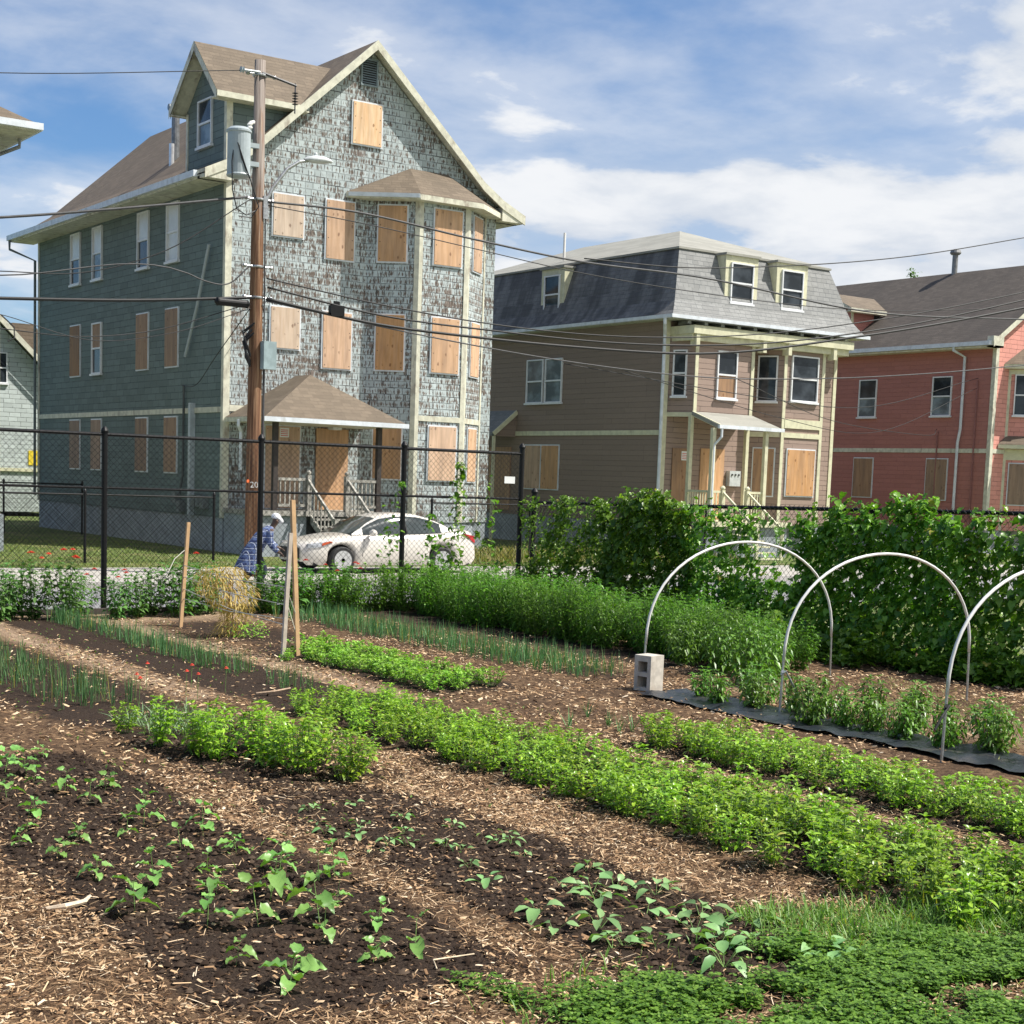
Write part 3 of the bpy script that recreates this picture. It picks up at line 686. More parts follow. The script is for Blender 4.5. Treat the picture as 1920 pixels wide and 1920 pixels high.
# side canopy over the side door
b = MB(); b.add([(A0,51.2,5.15),(A0,53.6,5.15),(34.55,53.6,4.25),(34.55,51.2,4.25),(A0,51.2,5.0),(A0,53.6,5.0),(34.55,53.6,4.1),(34.55,51.2,4.1)], [(0,1,2,3),(7,6,5,4),(0,3,7,4),(3,2,6,7),(2,1,5,6)], 0)
b.add([(A0,51.22,5.1),(A0,51.22,4.1),(34.6,51.22,4.1),(34.6,51.22,4.2)], [(0,1,2,3)], 1)
cn = b.build('side_canopy', [MANS, BROWN_S], h2)
b = MB(); b.bar((A0,51.17,5.08),(34.5,51.17,4.18), .05, .17); b.box(34.55, 34.65, 51.25, 51.35, 0, 4.15); b.build('trim', CREAM, cn)
b = MB(); b.frame(*SD2, -53.0, -51.5, 1.2, 3.7, .004, .05); b.build('door_board', PLYD, h2)
# front bays
bayA = [(35.75,B0+.05),(36.15,41.3),(38.93,41.3),(39.4,B0+.05)]; bayB = [(39.75,B0+.05),(40.42,41.3),(42.5,41.3),(43.25,B0+.05)]
b = MB(); b.prism(bayA, 4.86, 7.5); ba = b.build('bay', BROWN, h2); b = MB(); b.prism(bayB, 1.05, 7.5); bb = b.build('bay', BROWN, h2)
AL, aL = facewall(bayA[0], bayA[1]); AF, aF = facewall(bayA[1], bayA[2]); BL, bL = facewall(bayB[0], bayB[1]); BF, bF = facewall(bayB[1], bayB[2]); BR, bR = facewall(bayB[2], bayB[3])
sash(ba, AL, .25, .78, 5.5, 7.1, label='narrow window on the angled side of the bay'); sash(ba, AF, 1.02, 1.95, 5.5, 7.15, GLASS, PLYD, label='window with plywood behind its lower half')
sash(bb, BL, .25, .98, 5.55, 7.2, label='window on the shaded side of the bay'); sash(bb, BF, .36, 1.72, 5.6, 7.25, label='wide dark bay window')
boarded(bb, BL, .25, 1.0, 2.15, 3.85, PLYD); boarded(bb, BF, .36, 1.75, 2.18, 3.85)
for root, fr, L, lo in ((ba, AF, aF, 4.86), (bb, BF, bF, 1.05)):
    for a in (0, L-.14):
        b = MB(); b.frame(*fr, a, a+.14, lo, 7.45, .003, .035); b.build('corner_board', CREAM, root)
b = MB(); b.frame(*BF, .14, bF-.14, 4.28, 4.46, .003, .04); b.frame(*BF, .14, bF-.14, 4.62, 4.95, .003, .05); b.frame(*BL, .05, bL-.03, 4.28, 4.46, .003, .035); b.build('belt_board', CREAM, bb)
b = MB(); b.frame(*AL, .02, aL, 4.80, 4.95, .003, .04); b.build('belt_board', CREAM, ba)
b = MB(); b.box(35.75, 43.6, 40.95, B0-.004, 7.62, 7.9); b.box(35.8, 43.5, 41.1, B0-.004, 7.4, 7.62)
for x in (35.9, 39.05, 40.3, 42.6): b.box(x, x+.16, 40.98, 41.3, 7.2, 7.62)
b.build('cornice', CREAM, h2)
b = MB(); b.add([(35.7,40.9,7.91),(43.65,40.9,7.91),(43.6,B0-.01,8.06),(35.75,B0-.01,8.06)], [(0,1,2,3)]); b.build('bay_roof', MANS, h2, recalc=False)
# porch
b = MB(); b.add([(36.1,41.29,4.98),(38.95,41.29,4.98),(38.95,39.75,4.50),(36.0,39.75,4.50),(36.1,41.29,4.86),(38.95,41.29,4.86),(38.95,39.75,4.38),(36.0,39.75,4.38)], [(0,3,2,1),(4,5,6,7),(3,7,6,2),(0,4,7,3),(1,2,6,5)])
po = b.build('porch_roof', TOPROOF, h2)
b = MB(); b.box(35.95, 39.0, 39.65, 39.75, 4.38, 4.5); b.build('gutter', GUTTER, po)
b = MB(); b.bar((36.05,39.74,4.44),(36.13,41.3,4.92), .05, .16); b.build('trim', CREAM, po)
dspout(po, [(36.1,39.7,4.4),(36.1,39.7,4.1),(35.95,39.9,3.8),(35.95,39.9,1.3)], GUTTER, .045)
b = MB(); b.box(35.65, 39.7, 39.75, B0-.003, 1.05, 1.22); pf2 = b.build('porch_floor', CREAM, h2)
b = MB(); b.box(35.75, 39.6, 39.9, B0-.1, -.2, 1.045); b.build('porch_base', FOUND, pf2)
for x, y in ((36.1,41.3),(38.75,41.3),(35.95,39.95),(38.4,39.95)):
    b = MB(); b.box(x-.07, x+.07, y-.07, y+.07, 1.22, 4.85 if y > 41 else 4.4); b.build('porch_post', CREAM, pf2)
for xa, xb in ((36.02,36.45),(37.7,38.33)):
    b = MB(); b.box(xa, xb, 39.93, 39.99, 2.2, 2.28); b.box(xa, xb, 39.93, 39.99, 1.38, 1.45)
    k = max(2, int((xb-xa)/.12))
    for i in range(k): x = xa+(i+.5)*(xb-xa)/k; b.box(x-.02, x+.02, 39.945, 39.975, 1.45, 2.2)
    b.build('railing', CREAM, pf2)
b = MB(); b.box(35.92, 35.98, 40.05, 41.25, 2.2, 2.28)
for i in range(9): y = 40.1+i*.13; b.box(35.93, 35.97, y-.02, y+.02, 1.4, 2.2)
b.build('railing', CREAM, pf2)
for x in (36.5, 37.65):
    b = MB(); b.box(x-.07, x+.07, 39.88, 40.02, 1.22, 2.3); b.lathe([(.05,0),(.09,.04),(.09,.09),(.03,.15)], (x,39.95,2.3), 10); b.build('newel_post', CREAM, pf2)
    b = MB(); b.bar((x,39.9,2.2),(x,38.2,1.05), .06, .08); b.box(x-.05, x+.05, 38.1, 38.2, 0, 1.1); b.build('stair_rail', CREAM, pf2)
b = MB()
for k in range(6): b.box(36.55, 37.6, 39.75-.28*(k+1), 39.75-.28*k+.02, 1.2-.19*(k+1)-.05, 1.2-.19*(k+1))
b.build('porch_steps', CREAM, pf2)
b = MB(); b.frame(*FR2, 36.1, 37.0, 1.23, 3.72, .004, .05); b.build('door_board', PLYD, h2); 
b = MB(); b.frame(*FR2, 37.42, 38.55, 1.23, 3.76, .004, .05); b.build('door_board', PLY, h2)
b = MB(); b.frame(*FR2, 36.5, 36.8, 3.3, 3.62, .051, .056, 0)
for k in range(4): b.frame(*FR2, 36.53, 36.77, 3.35+k*.06, 3.37+k*.06, .0565, .058, 1)
b.build('notice', [SIGNW, RED], h2)
b = MB(); b.frame(*FR2, 38.72, 39.25, 2.45, 3.0, .004, .2, 0)
for k in range(3): o, u, z, n = FR2; c_ = o+u*(38.83+k*.16)+z*2.86+n*.2; b.frame(c_, u, z, n, -.03, .03, -.03, .03, 0, .03, 1)
b.build('meter_box', [plain('grey_meter_box', (.50,.53,.53), .4), DARK], h2)
rebase(h2, (39.85, 42.24, 0))

# ------------------------------------------------------------------ pink house
h3 = thing('pink_house', 'salmon pink shingled house with a dark brown gable roof', 'house')
P0, P1, Q0, Q1 = 53.4, 63.2, 42.24, 58.0; PM = 58.3
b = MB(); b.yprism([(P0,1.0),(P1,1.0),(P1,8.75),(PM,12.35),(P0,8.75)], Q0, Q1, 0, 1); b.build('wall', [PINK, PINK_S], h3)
b = MB(); b.box(P0+.03, P1-.03, Q0+.03, Q1-.03, -.2, 1.0); b.build('foundation', FOUND, h3)
pf_ = [(52.75,8.75),(PM,12.62),(63.85,8.75)]; b = MB()
for i in range(2):
    (xa,za),(xb,zb) = pf_[i], pf_[i+1]
    b.add([(xa,41.9,za),(xb,41.9,zb),(xb,58.4,zb),(xa,58.4,za)], [(0,1,2,3)], 0)
    b.add([(xa,41.9,za-.14),(xb,41.9,zb-.14),(xb,58.4,zb-.14),(xa,58.4,za-.14)], [(3,2,1,0)], 1)
    b.add([(xa,41.88,za+.005),(xb,41.88,zb+.005),(xb,41.88,zb-.25),(xa,41.88,za-.25)], [(3,2,1,0)], 1)
rf3 = b.build('roof', [ROOF3, CREAM2], h3, recalc=False)
b = MB(); b.box(52.62, 52.75, 42.0, 58.3, 8.58, 8.75); b.build('gutter', GUTTER, rf3)
b = MB(); b.box(52.75, P0, 41.9, 58.2, 8.5, 8.57); b.box(52.75, P0+.0, 41.9, 42.22, 8.5, 8.95); b.build('soffit', CREAM2, rf3)
b = MB(); b.tube([(PM,48.8,12.4),(PM,48.8,13.45)], .13, 12); b.lathe([(.2,0),(.26,.08),(.22,.2),(.08,.26)], (PM,48.8,13.45), 14); b.build('flue', plain('flue_grey', (.23,.23,.23), .5, metal=.3), rf3)
b = MB(); b.tube([(53.5,52.0,9.3),(53.5,52.0,11.9)], .06, 8); b.build('vent_pipe', PVC, rf3)
b = MB(); b.add([(P0,50.45,9.0),(54.9,50.45,9.0),(54.9,50.45,10.75),(P0,50.45,10.75)], [(0,1,2,3)]); b.add([(P0,50.45,9.0),(P0,50.45,10.75),(P0,51.7,11.4),(P0,53.0,10.75),(P0,53.0,9.0)], [(0,1,2,3,4)]); b.add([(P0,53,9.0),(54.9,53,9.0),(54.9,53,10.75),(P0,53,10.75)], [(3,2,1,0)])
dm3 = b.build('dormer', PINK_S, h3, recalc=False)
b = MB(); b.add([(52.95,50.05,10.68),(55.3,50.05,10.68),(56.2,51.7,11.45),(52.95,51.7,11.45)], [(0,1,2,3)], 0); b.add([(52.95,51.7,11.45),(56.2,51.7,11.45),(55.3,53.3,10.68),(52.95,53.3,10.68)], [(0,1,2,3)], 0)
b.box(52.95, 55.3, 50.03, 50.1, 10.5, 10.67, 1); b.box(52.95, 55.2, 50.1, 50.45, 10.5, 10.54, 1)
b.add([(52.93,50.05,10.68),(52.93,51.7,11.45),(52.93,51.7,11.25),(52.93,50.05,10.48)], [(0,1,2,3)], 1)
b.build('dormer_roof', [ROOF1, CREAM2], dm3, recalc=False)
b = MB(); b.box(P0, P0+.15, 50.42, 50.45, 9, 10.6); b.build('corner_board', CREAM, dm3)
b = MB(); b.box(P0-.03, P0, Q0-.03, Q0+.16, 1, 8.5); b.box(P0, P0+.16, Q0-.03, Q0, 1, 8.7); b.build('corner_board', CREAM2, h3)
b = MB(); b.box(P0-.035, P0, Q0+.16, Q1, 4.2, 4.38); b.box(P0+.16, 54.8, Q0-.035, Q0, 4.2, 4.38); b.build('belt_board', CREAM2, h3)
SD3 = wall_frame((P0, 0), (-1,0))
for a, c in ((-49.65,-48.6),(-45.45,-44.4)):
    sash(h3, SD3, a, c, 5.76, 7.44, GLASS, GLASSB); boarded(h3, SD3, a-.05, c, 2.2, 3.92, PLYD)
dspout(h3, [(52.7,43.9,8.6),(52.7,43.9,8.45),(53.28,43.75,8.2),(53.28,43.75,5.2),(53.28,43.85,4.6),(53.28,43.85,1)], GUTTER, .06)
dspout(h3, [(53.34,45.0,5.1),(53.34,45.0,1.2)], plain('pink_painted_conduit', (.25,.10,.09), .5), .03, 'conduit')
dspout(h3, [(53.34,43.05,7.2),(53.34,43.05,1.2)], plain('pink_painted_conduit2', (.25,.10,.09), .5), .03, 'conduit')
bayC = [(54.3,Q0+.05),(55.1,41.35),(57.2,41.35),(58,Q0+.05)]
b = MB(); b.prism(bayC, 1.0, 7.9); bc = b.build('bay', PINK, h3)
CL, cL = facewall(bayC[0], bayC[1]); CF, cF = facewall(bayC[1], bayC[2])
sash(bc, CL, .3, .95, 5.8, 7.5); boarded(bc, CL, .3, 1.0, 2.1, 3.8, PLYD); sash(bc, CF, .5, 1.5, 5.8, 7.5); boarded(bc, CF, .5, 1.5, 2.1, 3.8)
b = MB(); b.frame(*CL, .0, .14, 1, 7.7, .003, .04); b.frame(*CL, .14, cL, 7.5, 7.7, .003, .04); b.frame(*CL, .14, cL, 3.95, 4.4, .003, .04); b.build('trim', CREAM, bc)
b = MB(); ev = [(53.95,Q0-.01),(54.95,41.0),(57.4,41.0),(58.3,Q0-.01)]; b.prism(ev, 7.72, 7.9, 1)
b.add([(*ev[0],7.91),(*ev[1],7.91),(55.2,Q0-.01,8.65)], [(0,1,2)], 0); b.add([(*ev[1],7.91),(*ev[2],7.91),(57.1,Q0-.01,8.65),(55.2,Q0-.01,8.65)], [(0,1,2,3)], 0)
b.build('bay_roof', [ROOF1, CREAM], bc)
ev = [(53.85,Q0-.04),(54.85,40.85),(57.5,40.85),(58.4,Q0-.04)]
b = MB(); b.prism(ev, 4.42, 4.58, 1); b.add([(*ev[0],4.59),(*ev[1],4.59),(55.1,41.35,4.95),(54.35,Q0-.04,4.95)], [(0,1,2,3)], 0); b.add([(*ev[1],4.59),(*ev[2],4.59),(57.2,41.35,4.95),(55.1,41.35,4.95)], [(0,1,2,3)], 0)
b.build('bay_skirt_roof', [ROOF1, CREAM], bc)
rebase(h3, (58.3, 42.24, 0))

# ------------------------------------------------------------------ neighbour at the left edge, and the house far behind
h0 = thing('hip_roofed_house', 'pale house at the left edge of which the eave corner and corner board show', 'house')
b = MB(); b.prism([(2.6,42.24),(12.49,42.24),(12.49,58),(2.6,58)], 1.0, 10.95); b.build('wall', SHING_F, h0)
b = MB(); b.box(2.7, 12.68, 42.28, 57.9, -.2, 1); b.build('foundation', FOUND, h0)
b = MB(); e = [(1.7,41.35),(13.3,41.35),(13.3,58.9),(1.7,58.9)]; ez = 11.15
b.add([(*e[0],ez),(*e[1],ez),(7.6,47.2,14.6)], [(0,1,2)], 0); b.add([(*e[1],ez),(*e[2],ez),(7.6,53,14.6),(7.6,47.2,14.6)], [(0,1,2,3)], 0)
b.add([(*e[2],ez),(*e[3],ez),(7.6,53,14.6)], [(0,1,2)], 0); b.add([(*e[3],ez),(*e[0],ez),(7.6,47.2,14.6),(7.6,53,14.6)], [(0,1,2,3)], 0)
b.prism(e, 10.96, 11.145, 1); r0 = b.build('roof', [ROOF1, CREAM2], h0)
b = MB(); b.box(1.6, 13.4, 41.22, 41.35, 10.99, 11.16); b.box(13.3, 13.42, 41.35, 58.9, 10.99, 11.16); b.build('gutter', GUTTER, r0)
b = MB(); b.box(12.36, 12.56, 42.2, 42.24, 1, 10.95); b.build('corner_board', CREAM, h0)
dspout(h0, [(13.2,42.6,10.96),(13.2,42.6,10.75),(12.6,42.9,10.45),(12.6,43.2,10.3)], plain('grey_elbow', (.25,.26,.27), .5), .05)
b = MB(); b.tube([(12.72,42.6,6.3),(13.0,42.4,6.0),(12.98,42.3,5.7),(12.8,42.3,5.6)], .02, 6); b.build('service_loop', WIRE, h0)
rebase(h0, (7.6, 42.24, 0))

h4 = thing('pale_shingled_house', 'sunlit pale green gabled house far behind between the two nearer houses', 'house')
b = MB(); b.yprism([(13.5,.2),(24.3,.2),(24.3,5.0),(19.0,10.2),(13.5,5.0)], 70, 84, 0); b.build('wall', SHING_B, h4)
b = MB()
for (xa,za,xb,zb) in ((13.0,4.75,19.0,10.45),(19.0,10.45,24.9,4.65)):
    b.add([(xa,69.5,za),(xb,69.5,zb),(xb,84.3,zb),(xa,84.3,za)], [(0,1,2,3)], 0); b.add([(xa,69.45,za+.01),(xb,69.45,zb+.01),(xb,69.45,zb-.3),(xa,69.45,za-.3)], [(3,2,1,0)], 1)
    b.add([(xa,69.5,za-.12),(xb,69.5,zb-.12),(xb,84.3,zb-.12),(xa,84.3,za-.12)], [(3,2,1,0)], 1)
rf4 = b.build('roof', [ROOF1, CREAM2], h4, recalc=False)
b = MB(); b.add([(21.2,72,7.6),(22.0,72,8.7),(23.0,72,8.7),(24.2,72,6.9),(21.2,80,7.6),(22.0,80,8.7),(23.0,80,8.7),(24.2,80,6.9)], [(0,3,2,1),(1,2,6,5),(2,3,7,6)]); b.build('dormer_roof', ROOF1, rf4)
FR4 = wall_frame((0, 70), (0,-1)); sash(h4, FR4, 20.3, 21.15, 5.85, 7.2, GLASS, GLASS)
b = MB(); b.frame(*FR4, 22.1, 22.6, 2.3, 2.95, .004, .03); b.build('notice', plain('yellow_sheet', (.80,.60,.04), .5), h4)
b = MB(); b.frame(*FR4, 20.6, 24.2, 2.0, 2.15, .004, .08); b.build('belt_board', CREAM, h4)
rebase(h4, (19, 70, 0))

# ------------------------------------------------------------------ utility pole
pole = thing('utility_pole', 'tall weathered wooden utility pole with a grey transformer and lamp arm', 'utility pole')
mw = NT('pole_wood'); P = mw.obj()
n1 = mw.noise(mw.mapv(P, (26, 26, .9)), 1, 5, .65); n2 = mw.noise(mw.mapv(P, (5, 5, .5)), 1, 4, .6)
zz = mw.n('ShaderNodeSeparateXYZ', {0: P}).outputs[2]
grey = mw.ramp(n1, [(.3, (.13,.10,.085)), (.7, (.33,.29,.26))]); org = mw.ramp(n1, [(.3, (.075,.038,.024)), (.5, (.20,.105,.06)), (.72, (.42,.27,.16))])
f = mw.step(mw.math('ADD', zz, mw.math('MULTIPLY', mw.math('SUBTRACT', n2, .5), 9)), 7.6, 9.2)
mw.fin(mw.mix(f, org, grey), .85, bump=n1, bs=.7, bd=.02, spec=.2)
PX, PY = 15.42, 32.6
b = MB(); b.tube([(PX,PY,-.1),(PX,PY,3),(PX,PY,7),(PX,PY,11.43)], [.185,.165,.145,.12], 20); b.build('post', mw.mat, pole, smooth=True)
b = MB(); b.lathe([(.10,-.04),(.255,0),(.27,.03),(.255,.06),(.255,.93),(.275,.95),(.275,.99),(.2,1.05),(.05,1.07)], (14.86,PY-.18,8.82), 24)
b.box(15.1, 15.36, PY-.16, PY-.04, 9.1, 9.2); b.box(15.1, 15.36, PY-.16, PY-.04, 9.5, 9.6)
tr_ = b.build('transformer', GREYP, pole)
b = MB(); b.lathe([(.04,0),(.07,.03),(.04,.07),(.065,.1),(.03,.14)], (15.1,PY-.2,9.87), 10); b.tube([(15.1,PY-.2,10.0),(15.22,PY-.15,10.05)], .04, 8); b.build('bushing', PVC, tr_)
b = MB()
b.tube([(14.7,PY-.3,9.55),(14.62,PY-.35,9.1),(14.64,PY-.35,8.5),(14.75,PY-.35,8.1),(15.0,PY-.3,8.0),(15.3,PY-.2,8.15)], .014, 5)
b.tube([(14.75,PY-.42,9.45),(14.8,PY-.44,9.2),(15.0,PY-.44,8.8),(15.25,PY-.4,8.2),(15.1,PY-.35,7.95),(14.8,PY-.35,7.95)], .014, 5)
b.tube([(14.72,PY-.42,9.5),(14.9,PY-.46,9.0),(15.1,PY-.4,8.6)], .012, 5); b.build('drip_loop', WIRE, tr_)
# street lamp arm and head
b = MB(); b.tube([(15.5,PY-.1,8.25),(15.72,PY-.12,8.7),(16.05,PY-.15,9.15),(16.35,PY-.17,9.36),(16.55,PY-.18,9.4)], .04, 10)
b.frame(Vector((15.54,PY-.1,8.25)), Vector((1,0,0)), Vector((0,0,1)), Vector((0,-1,0)), -.05, .07, -.25, .25, -.03, .05)
arm = b.build('lamp_arm', GALV, pole, smooth=False)
b = MB(); n = 16
prof_l = [(0,.03,.02),(.08,.10,.07),(.25,.16,.11),(.45,.17,.11),(.62,.12,.07),(.72,.03,.02)]
o0 = len(b.v)
for s_, wy, hz in prof_l:
    for j in range(n):
        a = 2*PI*j/n; c_, s2 = math.cos(a), math.sin(a)
        b.v.append((16.45+s_, PY-.18+wy*c_, 9.42+.05*s_+(hz if s2 > 0 else hz*.55)*s2))
for i in range(len(prof_l)-1):
    for j in range(n): a = o0+i*n+j; c_ = o0+i*n+(j+1) % n; b.f.append((a,c_,c_+n,a+n)); b.m.append(0)
b.lathe([(.035,0),(.035,.05),(.02,.07)], (16.75,PY-.18,9.54), 10)
b.build('lamp_head', plain('pale_lamp_housing', (.55,.58,.58), .4), arm, smooth=True)
# equipment on the post
b = MB(); b.box(15.47, 15.78, PY-.34, PY-.15, 4.68, 5.30); b.build('equipment_cabinet', plain('pale_blue_cabinet', (.30,.38,.39), .45), pole)
b = MB()
for k in range(9):
    a = random.uniform(0, 6); z0 = 4.75+random.random()*.3
    b.tube([(15.22+.02*k*.3, PY-.1-.02*k, z0+.65),(15.13-.01*k, PY-.1, z0+.45),(15.12, PY-.12-.01*k, z0+.15),(15.25, PY-.1, z0-.05)], .02, 5)
b.build('coiled_cables', WIRE, pole)
b = MB(); b.tube([(15.58,PY-.12,1.9),(15.58,PY-.12,4.7)], .028, 8); b.tube([(15.56,PY-.14,5.3),(15.55,PY-.12,8.2)], .018, 8); b.build('riser_conduit', CABLE, pole)
for z, dx, dy in ((8.42, 0, 0), (6.95, 0, 0), (6.27, 0, 0), (11.1, 0, 0)):
    b = MB(); b.lathe([(.16,-.025),(.165,.0),(.16,.025)], (PX,PY,z), 16); b.tube([(PX-.3,PY-.06,z),(PX+.3,PY-.06,z)], .022, 6); b.lathe([(.02,-.05),(.045,-.02),(.045,.02),(.02,.05)], (PX-.32,PY-.06,z), 8, axis='x'); b.lathe([(.02,-.05),(.045,-.02),(.045,.02),(.02,.05)], (PX+.32,PY-.06,z), 8, axis='x'); b.build('clamp', GALV, pole)
b = MB(); b.tube([(PX,PY-.1,11.15),(PX+.75,PY-.3,10.95)], .03, 6)
for k in range(5): b.lathe([(.03,-.015),(.075,0),(.03,.015)], (PX+.72,PY-.3,10.55+k*.06), 10)
b.tube([(PX+.72,PY-.3,10.35),(PX+.72,PY-.3,11.0)], .015, 6)
b.build('insulator', plain('dark_insulator', (.06,.06,.065), .3), pole)
b = MB(); b.tube([(PX-.45,PY-.15,11.12),(PX-.05,PY-.1,11.15)], .03, 6); b.lathe([(.03,-.05),(.07,-.03),(.03,0),(.07,.03),(.03,.05)], (PX-.5,PY-.15,11.12), 10, axis='x'); b.build('insulator', GREYP, pole)
b = MB(); b.lathe([(.0,-.01),(.04,-.008),(.04,.008),(0,.01)], (PX-.165,PY-.09,2.16), 12, axis='y'); b.build('reflector', plain('orange_reflector', (.8,.16,.05), .3), pole)
fc = bpy.data.curves.new('number', 'FONT'); fc.body = '20'; fc.size = .19; fc.extrude = .004; fc.align_x = 'CENTER'
fo = bpy.data.objects.new('tmp', fc); COL.objects.link(fo); bpy.context.view_layer.update()
me = bpy.data.meshes.new_from_object(fo.evaluated_get(bpy.context.evaluated_depsgraph_get())); bpy.data.objects.remove(fo)
me.materials.clear(); me.materials.append(plain('pale_number_plate', (.7,.7,.66), .4)); num = link('number', me, pole)
nd = Vector((-.30,-.954,0)).normalized()
num.location = Vector((PX,PY,0)) + nd*.172 + Vector((0,0,2.02)); num.rotation_euler = (PI/2, 0, math.atan2(nd.x, -nd.y))
num.matrix_parent_inverse = Matrix()
rebase(pole, (PX, PY, 0))

# ------------------------------------------------------------------ overhead cables: (label, radius, points along the street)
def cable(label, r, pts, mat=None, group='overhead cables', name='overhead_cable'):
    """smooth run through the points"""
    P = [Vector(p) for p in pts]; out = []; n_ = len(P)
    tt = [0.]
    for i in range(1, n_): tt.append(tt[-1]+(P[i]-P[i-1]).length)
    sl = [(P[i+1]-P[i])/(tt[i+1]-tt[i]) for i in range(n_-1)]
    tg = [sl[0]]
    for i in range(1, n_-1): h0_, h1_ = tt[i]-tt[i-1], tt[i+1]-tt[i]; tg.append((sl[i-1]*h1_+sl[i]*h0_)/(h0_+h1_))
    tg.append(sl[-1])
    for i in range(n_-1):
        h_ = tt[i+1]-tt[i]
        for k in range(10):
            t = k/10; out.append(P[i]*(2*t**3-3*t*t+1)+tg[i]*h_*(t**3-2*t*t+t)+P[i+1]*(3*t*t-2*t**3)+tg[i+1]*h_*(t**3-t*t))
    out.append(P[-1]); b = MB(); b.tube(out, r, 6); o = b.build(name, mat or WIRE, smooth=True); return tag(o, label, 'cable', group)
yl = PY-.15
cable('thin top wire running left to the head of the pole', .010, [(-40,yl,11.2),(-15,yl,10.1),(9.7,yl,10.15),(14.9,yl,11.1)])
cable('twisted grey service cable reaching the pole just above the lamp arm', .030, [(-40,yl,8.4),(-15,yl,7.0),(9.7,yl,7.32),(12.4,yl,7.85),(15.1,yl,8.42)], CABLE)
cable('slim wire sagging left from the lamp arm bracket', .012, [(-40,yl,7.4),(-15,yl,6.2),(9.7,yl,6.25),(11.3,yl,6.38),(13.0,yl,6.95),(15.2,yl,8.4)])
cable('thin cable with a drooping end above the thick splice', .016, [(-40,yl,7.0),(-15,yl,6.1),(9.7,yl,6.17),(13.7,yl,6.62),(14.1,yl,6.5),(14.6,yl,6.47),(15.2,yl,6.95)], CABLE)
cable('thick lowest trunk cable left of the pole', .038, [(-40,yl,6.3),(-15,yl,5.6),(9.7,yl,5.71),(12.5,yl,5.93),(15.3,yl,6.25)])
cable('slack thin line crossing the side wall below the trunk cable', .011, [(-40,yl,6.2),(-15,yl,5.2),(9.7,yl,5.1),(11.2,yl-.1,5.06),(12.6,yl,5.25),(15.2,yl,6.1)])
cable('second slack thin line crossing the side wall below the trunk cable', .009, [(-40,yl-.2,6.4),(-15,yl-.2,5.4),(9.7,yl-.2,5.35),(11.5,yl-.2,5.0),(13.3,yl-.2,5.3),(15.2,yl,6.0)])
cable('twisted grey service cable running right from the lamp arm across both houses', .026, [(15.6,yl,8.38),(17.5,yl,8.44),(21,yl,8.2),(24,yl,8.02),(28.3,yl,8.03),(35,yl,7.7),(42.4,yl,8.1),(70,yl,9.5)], CABLE)
cable('thin line just beneath the grey service cable', .012, [(15.6,yl,8.3),(18,yl,8.2),(21,yl,7.98),(24,yl,7.75),(28.3,yl,7.62),(34,yl,7.68),(42.4,yl,8.45),(70,yl,10)])
cable('single wire rising highest at the right edge', .017, [(24.5,yl,8.1),(27.8,yl,8.22),(31.3,yl,8.62),(36,yl,9.35),(42.2,yl,10.68),(60,yl,15)])
cable('thickest black trunk cable sagging right of the pole', .036, [(15.6,yl,6.25),(18.2,yl,5.95),(21.5,yl,5.85),(24.4,yl,5.85),(28.6,yl,6.0),(35,yl,7.0),(42.4,yl,8.5),(60,yl,13)])
cable('black cable rising steeply over the pink roof', .024, [(15.6,yl-.05,6.5),(18.5,yl,6.15),(22,yl,6.05),(25.4,yl,6.05),(30,yl,6.35),(36,yl,7.3),(42.4,yl,8.75),(60,yl,13.4)])
cable('third black cable of the sagging bundle', .018, [(15.6,yl,6.7),(18.5,yl,6.4),(22,yl,6.2),(25.4,yl,6.22),(30,yl,6.6),(36,yl,7.6),(42.4,yl,9.0),(60,yl,13.8)])
cable('lowest cable running level across the brown and pink houses', .018, [(15.6,yl,6.2),(20,yl,5.75),(24.5,yl,5.45),(29,yl,5.38),(33.5,yl,5.65),(38,yl,6.1),(42.4,yl,6.65),(60,yl,9)], CABLE)
cable('slack service drop from the bundle towards the pink house', .012, [(24,yl,5.4),(33,yl+2,5.1),(40,yl+5,5.25),(53.3,43.0,7.3)])
cable('second slack service drop towards the pink house', .010, [(26,yl,5.35),(34,yl+2.5,4.6),(42,yl+6,4.5),(53.3,43.0,6.9)])
cable('low service drop ending at the pink wall', .011, [(30,yl,5.4),(38,yl+4,4.7),(46,yl+7,4.6),(53.3,45.0,5.2)])
cable('drop wire from the pole to the side wall mast', .012, [(15.2,yl,6.0),(16.0,36,5.2),(17.4,40.5,4.7),(18.86,45.0,4.9)])
cable('steep drop wire from the pole behind the cabinet to the house corner', .012, [(15.5,yl,6.1),(17.5,36.5,6.3),(19.6,41.0,7.0),(20.6,42.2,8.0)])
sp = MB(); sp.lathe([(.03,-.42),(.085,-.36),(.085,.36),(.03,.42)], (14.75,yl-.05,6.08), 14, axis='x')
for x in (14.4, 15.1): sp.lathe([(.09,-.02),(.095,0),(.09,.02)], (x,yl-.05,6.08), 14, axis='x')
tag(sp.build('cable_splice', BLACK), 'fat black splice sleeve hanging on the trunk cable left of the pole', 'splice')
sp = MB(); sp.box(17.2, 17.55, yl-.08, yl+.06, 6.02, 6.26); sp.box(17.3, 17.45, yl-.03, yl+.01, 6.26, 6.36); tag(sp.build('cable_junction', BLACK), 'small black junction box hanging on the bundle right of the pole', 'junction box')
